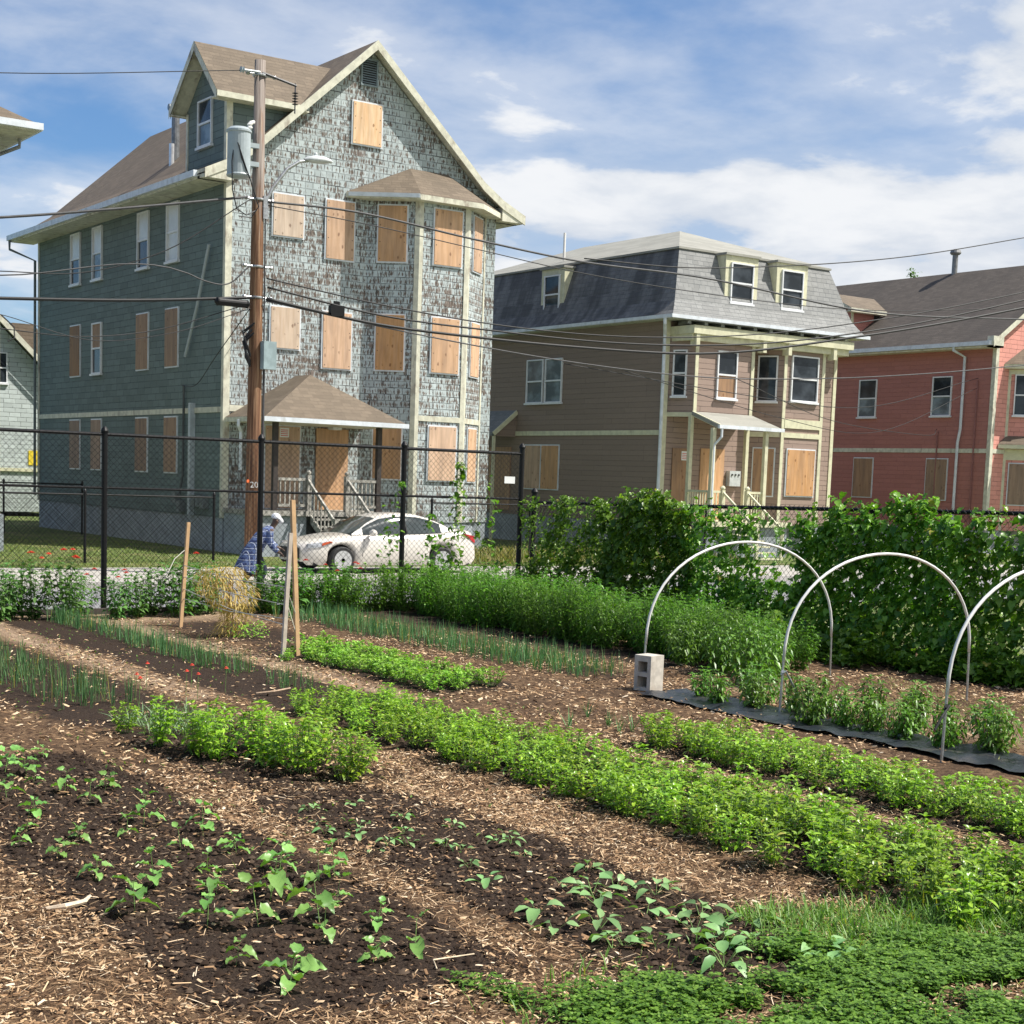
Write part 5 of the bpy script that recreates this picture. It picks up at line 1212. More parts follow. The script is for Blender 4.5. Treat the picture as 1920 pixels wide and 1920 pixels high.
rg_ = np.random.default_rng(5)
def U(a, b_, n=None): return rg_.uniform(a, b_, n)

def bush(h, rad, nst, node, L, Wf, per=2, pit=(.0,.7), droop=.35, prof=PROF_S, spread=.7, tip=4, low=.15):
    """branching herb: stems fan out, opposite leaves at each node, rosette on top"""
    P, AZ_, PI_, LL_ = [], [], [], []; SA, SB = [], []
    for s in range(nst):
        a = U(0, 2*PI); rr = rad*math.sqrt(U(0, 1)); hh = h*(1-.35*(rr/rad)**2)*U(.8, 1.08)
        base = np.array([rr*.25*math.cos(a), rr*.25*math.sin(a), 0]); top = np.array([rr*math.cos(a), rr*math.sin(a), hh])
        mid = (base+top)/2+np.array([rr*.15*math.cos(a), rr*.15*math.sin(a), 0])
        SA += [base, mid]; SB += [mid, top]
        k = max(2, int(hh*(1-low)/node)); a0 = U(0, 2*PI)
        for i in range(k):
            t = low+(1-low)*(i+.5)/k; p = (1-t)**2*base+2*t*(1-t)*mid+t*t*top
            for q in range(per):
                P.append(p+U(-.008, .008, 3)); AZ_.append(a0+i*1.57+q*2*PI/per+U(-.4, .4)); PI_.append(U(*pit)); LL_.append(L*U(.6, 1.1)*(.75+.25*math.sin(PI*min(1, t+.1))))
        for q in range(tip):
            P.append(top+U(-.006, .006, 3)); AZ_.append(a0+q*2*PI/tip+U(-.3, .3)); PI_.append(U(.25, 1.0)); LL_.append(L*U(.5, .9))
    LL_ = np.array(LL_); V, F = leafverts(P, np.array(AZ_), np.array(PI_), LL_, LL_*Wf, prof, droop, .3, U(-.4, .4, len(P)))
    S1, F1 = stemverts(SA, SB, .004, .0025); return [(V, F, 0), (S1, F1, 1)]
def protos(name, n, fn, mats): return [pmesh(name+'_mesh', fn(), mats) for _ in range(n)]
def plant(name, me, x, y, label, cat, group, sc=1., z=None, rot=None):
    o = bpy.data.objects.new(name, me); COL.objects.link(o); o.location = (x, y, gz(x, y)-.01 if z is None else z); o.rotation_euler = (0, 0, U(0, 6.28) if rot is None else rot); o.scale = (sc,)*3
    return tag(o, label, cat, group)
basil = protos('basil', 6, lambda: bush(.32, .20, 15, .05, .088, .40, 2, (-.1,.8), .35, PROF_M), [LBAS, STEM])
# long middle row (two lines of plants), and the row to its right
k = 0
for yy_ in np.arange(4.3, 13.9, .27):
    for xx in (7.03, 7.34, 7.65, 7.92):
        if yy_ < 6 and xx < 7.3 and False: continue
        s = U(.74, .98)*(1.04 if yy_ < 9 else .92)
        plant('basil_plant', basil[k % 6], xx+U(-.09, .09), yy_+U(-.09, .09), 'bright green basil plant in the long bed down the middle of the garden', 'herb', 'basil plants in the long middle bed', s); k += 1
for yy_ in np.arange(4.8, 11.0, .27):
    for xx in (9.08, 9.36, 9.62):
        plant('basil_plant', basil[k % 6], xx+U(-.09, .09), yy_+U(-.1, .1), 'bright green basil plant in the short row left of the black plastic', 'herb', 'basil plants in the short right row', U(.74, 1.0)); k += 1
big = protos('tall_basil', 4, lambda: bush(.46, .24, 18, .055, .105, .38, 2, (-.2,.7), .4, PROF_M), [LBAS, STEM])
for i, (x, y) in enumerate([(5.05,12.5),(5.45,12.1),(5.25,11.7),(5.6,11.6),(5.45,11.2),(5.85,11.1),(5.55,10.8),(5.95,10.65),(5.75,10.4),(6.0,11.5),(5.8,12.0),(5.2,12.0)]):
    plant('basil_plant', big[i % 4], x, y, 'taller bright green basil plant in the block behind the small seedlings', 'herb', 'tall basil plants in the left block', U(.85, 1.05))
plant('basil_plant', big[1], 5.05, 13.25, 'lone small basil plant standing left of the tall basil block', 'herb', None, .62)
# low green rows
lowp = protos('low_greens', 5, lambda: bush(.15, .12, 12, .04, .05, .62, 3, (.1,.9), .25), [LLOW, STEM])
i = 0
for xx, ya, yb_ in ((9.2,14.7,18.0),(9.55,14.6,18.7),(9.95,14.7,18.9)):
    for yy_ in np.arange(ya, yb_, .21):
        plant('leafy_green', lowp[i % 5], xx+U(-.05, .05), yy_+U(-.04, .04), 'low fresh green leafy plant in the triple row by the leaning stakes', 'leafy green', 'low leafy greens in three rows', U(1.05, 1.5)); i += 1
for x, y in ((9.0,17.9),(9.15,18.15),(8.9,17.75),(9.35,18.3)): plant('leafy_green', lowp[i % 5], x, y, 'small leafy plant at the foot of the leaning stakes', 'leafy green', 'leafy plants at the stake feet', .8); i += 1
# tall dark pepper hedge
pep = protos('pepper_bush', 5, lambda: bush(.92, .38, 44, .065, .095, .40, 2, (-.5,.4), .45, low=.05), [LDRK, STEM])
i = 0
for yy_ in np.arange(14.8, 24.0, .46):
    for xx in (14.05, 14.5, 14.95):
        plant('pepper_bush', pep[i % 5], xx+U(-.1, .1), yy_+U(-.12, .12), 'dense dark green pepper bush in the tall hedge like bed', 'pepper bush', 'pepper bushes in the tall dark bed', U(.74, 1.06)); i += 1
pep2 = protos('pepper_bright', 3, lambda: bush(.72, .33, 26, .07, .12, .38, 2, (-.7,.3), .5, PROF_S), [LPEP, STEM])
for i, (x, y) in enumerate([(13.5,14.6),(13.75,14.0),(14.15,14.4),(13.2,13.75),(13.9,15.0),(13.55,15.4)]):
    plant('pepper_bush', pep2[i % 3], x, y, 'brighter pepper bush at the near end of the tall bed behind the concrete block', 'pepper bush', 'brighter pepper bushes at the bed end', U(.85, 1.1))
pep3 = protos('young_pepper', 4, lambda: bush(.50, .26, 22, .055, .12, .38, 2, (-.8,.3), .5), [LPEP, STEMP])
PP = [(11.55,12.6,'first young pepper plant on the plastic, next to the concrete block'),(12.0,12.35,'young pepper plant behind the middle hoop leg'),(11.45,11.1,'young pepper plant on the plastic in front of the middle hoop'),(11.75,10.55,'young pepper plant with pale hanging fruits on the black plastic'),
      (11.6,10.05,'young pepper plant with one dark round fruit'),(11.7,9.55,'young pepper plant left of the right hoop leg'),(12.5,10.6,'low young pepper plant behind the black plastic'),(11.9,8.55,'young pepper plant at the right edge beyond the hoop leg'),(11.6,7.7,'nearest young pepper plant on the plastic'),(12.0,11.4,'young pepper plant between the two right hoops'),(12.35,12.9,'young pepper plant right behind the concrete block')]+[(x_, y_, 'young pepper plant crowding the row that hides the black plastic') for x_, y_ in ((11.75,13.0),(11.7,12.1),(11.95,11.75),(11.75,10.9),(12.05,10.3),(11.95,9.75),(11.85,9.1),(12.2,9.4),(11.75,8.2),(11.8,7.3),(12.15,8.0),(12.3,11.0))]
for i, (x, y, lb) in enumerate(PP):
    t = plant('pepper_plant', pep3[i % 4], x, y, lb, 'pepper plant', 'young peppers on the plastic', U(.72, 1.0))
    if i in (3, 4):
        b = MB()
        for q in range(4 if i == 3 else 1):
            a = U(0, 6.28); xx, yy2 = .12*math.cos(a), .12*math.sin(a)
            if i == 3: b.lathe([(.004,0),(.014,-.02),(.012,-.06),(.002,-.1)], (xx,yy2,.22), 8)
            else: b.lathe([(.005,.04),(.035,.03),(.045,0),(.03,-.035),(.005,-.045)], (xx,yy2,.10), 12)
        f_ = b.build('fruit', plain('pepper_fruit', (.35,.45,.08) if i == 3 else (.02,.04,.015), .3), t, smooth=True)
# ------------------------------------------------------------------ seedlings
def seedling(h, nl, L, wf, prof, petiole=.02, rosette=False, mat=0):
    P, A_2, PT, LL_, SA, SB = [], [], [], [], [], []
    a0 = U(0, 6.28); lean = U(-.15, .15, 2)
    if not rosette:
        SA.append((0,0,0)); SB.append((lean[0]*h, lean[1]*h, h)); nn = nl//2
        for i in range(nn):
            t = .35+.62*i/max(1, nn-1); 
            for q in range(2):
                a = a0+i*1.57+q*PI+U(-.25, .25); c = np.array([lean[0]*h*t, lean[1]*h*t, h*t]); e = c+np.array([math.cos(a), math.sin(a), .4])*petiole*U(.7, 1.4)
                SA.append(c); SB.append(e); P.append(e); A_2.append(a); PT.append(U(-.15, .35)+(.5 if i == nn-1 else 0)); LL_.append(L*(1.0 if i < nn-1 else .62)*U(.75, 1.15))
    else:
        for i in range(nl):
            a = a0+i*2.4+U(-.2, .2); el = U(.5, 1.1); pl = h*U(.55, .9); e = np.array([math.cos(a)*math.cos(el), math.sin(a)*math.cos(el), math.sin(el)])*pl
            SA.append((0,0,0)); SB.append(e); P.append(e); A_2.append(a); PT.append(U(-.1, .6)); LL_.append(L*U(.7, 1.15))
    LL_ = np.array(LL_); V, F = leafverts(P, np.array(A_2), np.array(PT), LL_, LL_*wf*U(.8,1.1,len(P)), prof, U(.1,.7,len(P)), .32, U(-.55, .55, len(P)))
    S1, F1 = stemverts(SA, SB, .0035 if not rosette else .003, .0022); return [(V, F, 0), (S1, F1, 1)]
sdl = protos('broad_seedling', 7, lambda: seedling(U(.15, .25), int(rg_.choice([4, 6, 6])), .135, .74, PROF_H, .03), [LSED, STEM])
rad = protos('radish_seedling', 6, lambda: seedling(.11, int(rg_.integers(4, 8)), .105, .56, PROF_M, .02, True), [LRAD, STEM])
SA_ = [(3.55, 11.81), (3.66, 11.62), (3.61, 11.31), (3.69, 10.86), (3.27, 10.83), (3.29, 10.26), (3.72, 10.41), (4.0, 10.88), (3.82, 9.67), (3.07, 9.76), (2.92, 9.45), (3.05, 9.1), (3.31, 9.47), (3.62, 9.45), (3.08, 8.49), (3.31, 8.19), (3.81, 9.01), (4.07, 9.27), (4.07, 8.75), (3.02, 7.75), (3.71, 8.38), (3.58, 7.95), (3.24, 7.31), (3.47, 7.18), (3.76, 7.65), (4.04, 12.39), (4.11, 8.23), (4.18, 7.86), (3.91, 7.86), (4.34, 7.97), (4.04, 7.4), (3.8, 7.13), (3.41, 6.52), (3.2, 6.3), (3.68, 6.86), (3.74, 6.46), (3.99, 6.86), (3.99, 6.47), (3.12, 6.7), (3.2,11.5),(3.0,11.0),(3.35,12.1)]
SB_ = [(5.05, 9.66), (5.41, 9.68), (4.93, 9.31), (4.83, 9.02), (5.08, 9.01), (4.93, 8.79), (5.47, 9.08), (5.28, 8.75), (4.88, 8.46), (5.03, 8.51), (5.12, 8.44), (5.66, 8.73), (5.3, 8.25), (5.36, 8.15), (5.83, 8.35), (5.69, 8.08), (5.18, 7.79), (5.04, 7.4), (5.68, 8.22), (5.6, 7.81), (5.44, 7.18), (5.75, 7.34), (5.47, 6.93), (5.67, 6.97), (5.35, 6.72), (4.94, 6.74), (4.86, 6.47), (5.08, 6.36), (5.0, 6.05), (5.14, 5.97), (5.77, 6.71), (5.48, 6.45), (5.71, 6.36), (5.7, 6.24), (5.47, 6.03), (5.4, 5.78), (5.2, 5.51), (4.93, 6.06), (5.89, 6.04), (5.57, 5.67), (5.79, 5.46), (5.77, 5.35), (5.51, 5.82)]
def scr(x, y):
    d = Vector((x, y, -CAMH)); return 960+F_*d.dot(Rv)/d.dot(Fv), CY_-F_*d.dot(Uv)/d.dot(Fv)
ORD = ['first','second','third','fourth','fifth','sixth','seventh','eighth','ninth','tenth','eleventh','twelfth','thirteenth','fourteenth','fifteenth','sixteenth']
def rowlabels(L, bands, text):
    """label each by its band in depth and its rank from the left in that band"""
    out = {}
    Ls = [(scr(*p)[1], scr(*p)[0], i) for i, p in enumerate(L)]
    for lo, hi, nm in bands:
        r = sorted([(x, i) for y, x, i in Ls if lo <= y < hi])
        for k_, (x, i) in enumerate(r): out[i] = f'{text}, {ORD[k_]} from left in {nm}'
    return out
lab = rowlabels(SA_, [(0,1530,'the farthest group'),(1530,1600,'the second group from the back'),(1600,1680,'the middle group'),(1680,1760,'the second group from the front'),(1760,3000,'the nearest group')], 'broad leaved seedling')
for i, (x, y) in enumerate(SA_):
    plant('broad_leaved_seedling', sdl[i % 7], x, y, lab[i], 'seedling', 'broad leaved seedlings in the left dark bed', (.95 if y < 9.6 else .9)*U(.62, 1.12)*(.7 if i in (9,10,38,32) else 1))
lab = rowlabels(SB_, [(0,1560,'the farthest group'),(1560,1620,'the second group from the back'),(1620,1690,'the middle group'),(1690,1760,'the second group from the front'),(1760,3000,'the nearest group')], 'small rosette seedling')
for i, (x, y) in enumerate(SB_):
    plant('rosette_seedling', rad[i % 6], x, y, lab.get(i, 'small rosette seedling'), 'seedling', 'small rosette seedlings in the right dark bed', .62 if y > 7.7 else (.8 if y > 7 else U(.95, 1.2)))
# scallions
def blades(n, xs_, ys_, h0, h1, lean=.12, w_=.006, clump=3, gap=None):
    x = U(*xs_, n); y = U(*ys_, n)
    if gap: keep = gap(x, y); x, y = x[keep], y[keep]
    x = np.repeat(x, clump)+U(-.02, .02, len(x)*clump); y = np.repeat(y, clump)+U(-.02, .02, len(y)*clump); m = len(x)
    z = gheight(x, y); h = U(h0, h1, m); P = np.stack([x, y, z-.01], -1)
    return leafverts(P, U(0, 6.28, m), PI/2-np.abs(rg_.normal(0, lean, m)), h, w_*U(.8, 1.3, m), [(0,.8),(.5,1),(1,0)], np.abs(rg_.normal(0, .12, m)), .5)
def row3(xc, n, ys_, h0, h1, name, label, w_=.007, spread=.03, lines=3, gapw=.2, lean=.12, gap=None):
    parts = []
    for k_ in range(lines):
        x = xc+(k_-(lines-1)/2)*gapw; V, F = blades(n, (x-spread, x+spread), ys_, h0, h1, lean, w_, 3, gap); parts.append((V, F, 0))
    V, F, M_ = merge(parts); o = npmesh(name, V, F, [LONI], None, True); return tag(o, label, 'scallions', None, 'stuff')
gp1 = lambda x, y: (np.sin(y*2.1+x*5)+np.sin(y*5.3)) > -1.0
row3(5.35, 120, (14.6, 22.3), .22, .42, 'scallion_rows', 'rows of upright blue green scallions at the left edge', lines=4, gapw=.22, spread=.06, lean=.2, gap=gp1)
row3(7.75, 190, (14.8, 23.2), .22, .38, 'scallion_rows', 'narrow scallion rows beyond the bare soil strip', lines=2, gapw=.2, spread=.06, lean=.2, gap=lambda x, y: (y > 17.2) | (np.sin(y*4.2) > -.1))
row3(11.85, 160, (15.0, 23.2), .2, .40, 'scallion_rows', 'long scallion bed in front of the dark pepper bushes', lines=5, gapw=.2, spread=.09, lean=.22)
tuft = [pmesh('tuft_mesh', [(*leafverts(np.stack([U(-.02,.02,11), U(-.02,.02,11), np.zeros(11)], -1), U(0,6.28,11), U(.9,1.5,11), U(.16,.30,11), .009, [(0,.8),(.5,1),(1,0)], .2, .5), 0)], [LONI]) for _ in range(3)]
for i, (x, y, lb) in enumerate([(9.11,12.02,'lone scallion tuft nearest the basil row'),(9.69,12.47,'lone scallion tuft left of the concrete block'),(9.6,12.01,'small lone scallion tuft, third from the left'),(9.6,11.63,'short scallion tuft, second from the right'),(9.42,11.6,'lone scallion tuft farthest right beside a pale stick')]):
    plant('scallion_tuft', tuft[i % 3], x, y, lb, 'scallion tuft', 'lone scallion tufts in the mulch', U(.85, 1.1))
# silvery chive clump and little red flowers among it
parts = []
V, F = leafverts(np.stack([U(5.2,5.95,260), U(12.9,14.0,260), np.full(260,.02)], -1), U(0,6.28,260), U(.5,1.4,260), U(.14,.34,260), .016, PROF_S, .3, .4); parts.append((V, F, 0))
V, F, M_ = merge(parts); tag(npmesh('narrow_leaved_herb', V, F, [leafmat('silvery_leaf', (.14,.24,.11), (.22,.34,.17), (.33,.44,.25), .2)]), 'silvery narrow leaved herb clump behind the tall basil', 'herb clump')
def flower(root, x, y, z, r=.035, mat=RED):
    b = MB()
    for k_ in range(11):
        a = 2*PI*k_/11; ca, sa2 = math.cos(a), math.sin(a); px_, py_ = -sa2, ca; w_ = r*.26
        b.add([(x,y,z),(x+ca*r*.6+px_*w_,y+sa2*r*.6+py_*w_,z+.012),(x+ca*r,y+sa2*r,z+.002),(x+ca*r*.6-px_*w_,y+sa2*r*.6-py_*w_,z+.012)], [(0,1,2,3)])
    for k_ in range(7):
        a = 2*PI*k_/7+.3; ca, sa2 = math.cos(a), math.sin(a); px_, py_ = -sa2, ca; w_ = r*.2
        b.add([(x,y,z+.008),(x+ca*r*.4+px_*w_,y+sa2*r*.4+py_*w_,z+.022),(x+ca*r*.62,y+sa2*r*.62,z+.018),(x+ca*r*.4-px_*w_,y+sa2*r*.4-py_*w_,z+.022)], [(0,1,2,3)])
    b.lathe([(r*.2,0),(r*.18,.02),(.001,.026)], (x,y,z), 8); return b.build('flower_head', mat, root)
for i, (x, y) in enumerate([(5.75,14.7),(6.3,15.9),(6.5,15.3),(6.75,15.75),(6.5,15.0),(6.95,15.3),(5.85,15.05)]):
    h = .26; t = thing('red_flower', ['small red flower at the left end of the herb clump','small red flower at the bare soil edge, farthest back','small red flower right of the lowest one','tallest small red flower over the soil strip','small red flower just above the herb clump','small red flower nearest the scallions at right','small red flower low beside the pale grass'][i], 'flower', (x, y, gz(x, y)), 'little red flowers by the herb clump')
    b = MB(); b.tube([(0,0,0),(.01,0,h)], .003, 4); b.build('stem', STEM, t); flower(t, .01, 0, h, .028)
# zinnia plants along the tall fence
zin = protos('zinnia', 4, lambda: bush(.72, .30, 22, .07, .125, .48, 2, (-.4,.5), .4, PROF_S, low=.08), [LZIN, STEM])
ZL = [(5.9,23.6),(6.45,23.75),(7.0,23.5),(7.55,23.7),(8.0,23.5),(8.3,23.75),(8.85,23.6),(9.25,23.75),(9.95,23.8),(10.3,23.9),(11.0,23.8),(11.5,23.85),(11.95,23.75),(12.4,23.9),(12.8,23.7),(13.2,24.0),(6.2,24.0),(6.8,24.05),(7.35,24.1),(9.6,24.05),(10.65,24.1)]
zl = ['at the far left edge','second from the left edge','left of the flowering group','in the flowering group, leftmost','in the flowering group, middle','in the flowering group, rightmost','right of the first tall post','beside the first tall post','left of the lone stake','right of the lone stake','behind the dried plant','right of the dried plant','behind the strings','left of the leaning stakes','just right of the leaning stakes','in front of the car wheel','rear plant near the left edge','rear plant between two others at left','rear plant behind the flowering group','rear plant left of the lone stake','rear plant right of the lone stake']
for i, ((x, y), lb) in enumerate(zip(ZL, zl)):
    if i in (10,): continue
    sc = U(1.0, 1.3)*(1.1 if i in (3,4,8) else 1)
    t = plant('zinnia_plant', zin[i % 4], x, y, 'leafy zinnia plant by the tall fence, '+lb, 'flower plant', 'zinnias along the tall fence', sc, rot=0)
    for q in range({3:3,4:4,5:2,6:2,9:1,13:2,14:2,15:3,7:1}.get(i, 0)): flower(t, U(-.22, .22), U(-.22, .1), U(.66, .84), U(.038, .055))
shr = protos('shrub', 3, lambda: bush(.85, .42, 44, .07, .095, .5, 2, (-.5,.5), .4, low=.05), [LDRK, STEM])
for i, (x, y) in enumerate([(11.6,23.7),(12.1,23.8),(12.6,23.7),(13.0,23.5),(12.35,24.1),(13.1,24.1),(13.6,23.8),(14.1,24.1),(14.6,23.8),(15.1,24.1),(15.6,23.9),(16.1,24.1),(16.6,23.9),(17.0,24.1)]):
    plant('leafy_shrub', shr[i % 3], x, y, 'dense leafy shrub in the hedge at the foot of the tall fence', 'shrub', 'leafy shrubs along the tall fence', U(.85, 1.05)*(1 if x > 12.5 else .85))
# dried plant hanging on the strings
n = 1500; th_ = U(0, 6.28, n); zc = np.concatenate([U(.45, 1.02, 1000), U(.0, .55, 500)]); rr = np.where(zc > .5, .26*np.sqrt(np.clip(1-((zc-.74)/.36)**2, .05, 1))*1.35, .2+.05*U(0,1,n))*np.sqrt(U(.2,1,n))
V, F = leafverts(np.stack([rr*np.cos(th_), rr*np.sin(th_), zc], -1), th_+U(-.8,.8,n), U(-1.4,.7,n), U(.05,.14,n), U(.008,.02,n), PROF_S, .5, .3)
V = V*np.array([1.1,.9,1.]); V[:,0] += .09*np.sin(V[:,2]*5+V[:,1]*6); V[:,1] += .08*np.sin(V[:,2]*7+2)
t = thing('dried_plant', 'dried straw yellow plant bundled between the stakes', 'dried plant', (9.35, 20.55, gz(9.35, 20.55)))
npmesh('dry_foliage', V, F, LDRY, t); b = MB()
for k_ in range(8): a = U(0,6.28); b.tube([(.03*math.cos(a),.03*math.sin(a),0),(.08*math.cos(a),.08*math.sin(a),.9)], .006, 4)
b.build('stem', plain('dry_stem', (.45,.30,.14), .8), t)
V, F = leafverts(np.stack([U(-.05,.45,160), U(-.35,.15,160), U(0,.22,160)], -1), U(0,6.28,160), U(-.3,.9,160), U(.04,.09,160), .03, PROF_S, .3, .3)
tag(npmesh('weed_patch', V+np.array([9.35,20.4,gz(9.4,20.4)]), F, LLOW), 'small green weed patch at the foot of the dried plant', 'weeds', None, 'stuff')

# ------------------------------------------------------------------ vines
def vine(label, n, yr, zr, dens, xoff=(.02,.30), L=(.07,.13), name='vine', X=FX, base_spread=.5, cat='vine'):
    y = U(*yr, n*3); z = U(*zr, n*3); keep = rg_.random(n*3) < dens(y, z); y = y[keep][:n]; z = z[keep][:n]; m = len(y)
    x = X-U(xoff[0], xoff[1], m)-base_spread*np.clip(1-z/.9, 0, 1)**1.3*U(0, 1, m)
    lump = .34*(fbm(y, z, 55, 1.3, 3)-.35)*1.6; x = x-np.clip(lump, -.02, .5)
    LL_ = U(*L, m); P = np.stack([x, y, z], -1)
    az = PI+rg_.normal(0, 1.0, m); LL_ = LL_*np.where(rg_.random(m) < .25, .6, 1); V, F = leafverts(P, az, rg_.normal(-.45, .45, m), LL_, LL_*U(.75, .95, m), PROF_H, .25, .25, rg_.normal(0, .35, m))
    nst = max(6, m//200); SA2, SB2 = [], []
    for k_ in range(nst):
        yy_ = U(*yr); p = np.array([X-.06-base_spread*.4, yy_, max(zr[0], 0)]); 
        for q in range(6):
            p2 = p+np.array([U(-.02,.05), U(-.18,.18), 1.9/6]); SA2.append(p); SB2.append(p2); p = p2
    S1, F1 = stemverts(SA2, SB2, .005, .004)
    V, F, M_ = merge([(V, F, 0), (S1, F1, 1)]); return tag(npmesh(name, V, F, [LVIN, STEM], None, True, M_), label, cat, 'vines on the low fence')
edge = lambda y, z: np.clip(1.25-z*.25+.3*np.sin(y*2.7)+.2*np.sin(y*7+z*3), .1, 1)
topz = lambda y: 2.02+.15*np.sin(y*2.2)+.11*np.sin(y*5.1+1)+.12*np.sin(y*11.3)+rg_.normal(0, .07, np.shape(y))
vine('thin vine tangle on the low fence next to the corner post', 4800, (21.6, 24.3), (.02, 2.15), lambda y, z: np.clip(1.0-.32*z+.28*np.sin(y*6+z*4)-.25*(y > 23.3), .05, 1), L=(.05,.10))
vine('leafy vine mound topping the low fence behind the first hoop', 5200, (19.5, 21.9), (.02, 2.35), lambda y, z: np.where(z < topz(y)+.22*np.exp(-((y-20.4)/.5)**2), 1, 0)*np.clip(1.1-.1*z, .3, 1))
vine('sparse vine where the chain links show through between the hoops', 3200, (16.7, 19.6), (.02, 2.1), lambda y, z: np.where(z < 1.0, 1, np.where(y > 18.0, .5, .10)))
vine('thick vine curtain on the fence behind the middle hoop', 6000, (13.6, 16.9), (.02, 2.42), lambda y, z: np.where(z < topz(y)+.14, 1, 0), L=(.08,.14))
vine('thick vine curtain on the fence at the right edge', 6000, (8.2, 13.7), (.02, 2.42), lambda y, z: np.where(z < topz(y)+.14, 1, 0), L=(.09,.15))
SHO = []
for k_ in range(46):
    y_ = U(8.3, 21.8); 
    if 16.8 < y_ < 19.3: continue
    p = np.array([FX-U(0,.25), y_, 2.0]); d_ = np.array([U(-.5,.2), U(-.6,.6), U(.7,1.2)])
    for q in range(6):
        p2 = p+d_*.07; SHO.append((p, p2)); p = p2; d_ = d_+np.array([0, U(-.3,.3), -.18])
P = np.array([b_ for a, b_ in SHO]); LL_ = U(.04,.10,len(P)); V, F = leafverts(P, U(0,6.28,len(P)), rg_.normal(-.1,.5,len(P)), LL_, LL_*.85, PROF_H, .25, .25, rg_.normal(0,.3,len(P)))
S1, F1 = stemverts([a for a, b_ in SHO], [b_ for a, b_ in SHO], .003, .003); V, F, M_ = merge([(V,F,0),(S1,F1,1)])
tag(npmesh('vine_shoots', V, F, [LVIN, STEM], None, True, M_), 'stray vine shoots waving above the low fence top', 'vine shoots', None, 'stuff')
# sprawling runners in front of the fence
def sprawl(label, n, xr, yr, h):
    x = U(*xr, n); y = U(*yr, n); z = gheight(x, y)+np.abs(rg_.normal(h*.5, h*.35, n))*(.6+.5*np.sin(x*5)*np.sin(y*3)); LL_ = U(.08,.14,n)
    V, F = leafverts(np.stack([x,y,np.maximum(z,.02)],-1), U(0,6.28,n), rg_.normal(0,.35,n), LL_, LL_*.85, PROF_H, .25, .22, rg_.normal(0,.2,n)); return tag(npmesh('ground_vine', V, F, [LVIN]), label, 'vine', 'runners at the fence foot')
sprawl('vine runners spreading on the soil behind the middle hoop', 2600, (15.9,17.1), (14.4,19.5), .5)
sprawl('vine runners spreading on the soil at the right edge', 2300, (16.2,17.1), (9.5,14.3), .45)
sprawl('vine runners at the end of the pepper bed', 2600, (14.9,16.9), (16.2,20.5), .45)
# climbing vine on the tall fence (seen against the car)
def climber(label, x0, top, n, wdt):
    SA2, SB2, P = [], [], []; p = np.array([x0, FY-.08, 0.])
    while p[2] < top:
        q = p+np.array([U(-.09,.09), U(-.02,.02), .12]); SA2.append(p); SB2.append(q); p = q; P.append(p)
    P = np.array(P); idx = (rg_.random(n)**1.7*len(P)).astype(int).clip(0, len(P)-1); pts = P[idx]+np.stack([rg_.normal(0, 1, n)*wdt*(1.1-pts_z(P[idx], top)), U(-.1,.04,n), U(-.06,.06,n)], -1)
    LL_ = U(.055,.11,n); V, F = leafverts(pts, U(0,6.28,n), rg_.normal(-.4,.4,n), LL_, LL_*.9, PROF_H, .25, .25, rg_.normal(0,.3,n)); S1, F1 = stemverts(SA2, SB2, .004, .004)
    V, F, M_ = merge([(V,F,0),(S1,F1,1)]); return tag(npmesh('climbing_vine', V, F, [LVIN, STEM], None, True, M_), label, 'vine', 'vines climbing the tall fence')
def pts_z(p, top): return p[:, 2]/top
climber('climbing vine on the tall fence left of the middle post', 14.1, 2.2, 130, .22); climber('leafy climbing vine on the fence in front of the car rear door', 15.15, 1.6, 150, .25)
climber('tallest climbing vine on the fence in front of the car boot', 15.75, 2.6, 330, .26); climber('sparse climbing vine on the fence left of the corner post', 16.75, 2.4, 90, .14); climber('low climbing vine on the fence by the corner post', 16.4, 1.5, 90, .2)
# ------------------------------------------------------------------ clover, grass, mulch and lawn blades
n = 120000; x = U(3.3, 7.6, n); y = U(3.5, 6.4, n)
bd = 5.72+.28*np.sin(x*2.3)+.16*np.sin(x*7)+.1*np.sin(x*17+y*5)-(x-4.2)*.28
bl = 3.96+ (y-5.0)*.15+.12*np.sin(y*5)
keep = (y < bd+rg_.normal(0, .10, n)) & (x > bl+rg_.normal(0, .07, n)); x, y = x[keep], y[keep]; n = len(x)
lum = fbm(x, y, 77, 3.2, 3); z = gheight(x, y)+np.abs(rg_.normal(.035, .024, n))+.07*(lum-.4); hole_ = (fbm(x, y, 78, 2.4, 3) > .27+.08*rg_.random(n)); x, y, z = x[hole_], y[hole_], z[hole_]; n = len(x); L_ = U(.014, .026, n); a0 = U(0, 6.28, n); parts = []; pit_ = U(-.25, .7, n)
for k_ in range(3):
    V, F = leafverts(np.stack([x, y, z], -1), a0+k_*2.094, pit_, L_, L_*.95, [(0,0),(.5,.9),(.85,.8),(1,0)], .15, .15); parts.append((V, F, 0))
S1, F1 = stemverts(np.stack([x, y, z-.05], -1)[::3], np.stack([x, y, z], -1)[::3], .001, .0008); parts.append((S1, F1, 1))
V, F, M_ = merge(parts); tag(npmesh('clover', V, F, [LCLO, STEM], None, False, M_), 'dense dark green clover covering the near right corner', 'clover', None, 'stuff')
V, F = leafverts(np.stack([U(3.8,8.2,1600), U(3.4,5.9,1600), np.full(1600,.0)], -1), U(0,6.28,1600), U(.7,1.5,1600), U(.08,.20,1600), .008, [(0,.8),(.5,1),(1,0)], .4, .3)
tag(npmesh('grass', V, F, [LGRA]), 'short grass blades standing among the clover', 'grass', None, 'stuff')
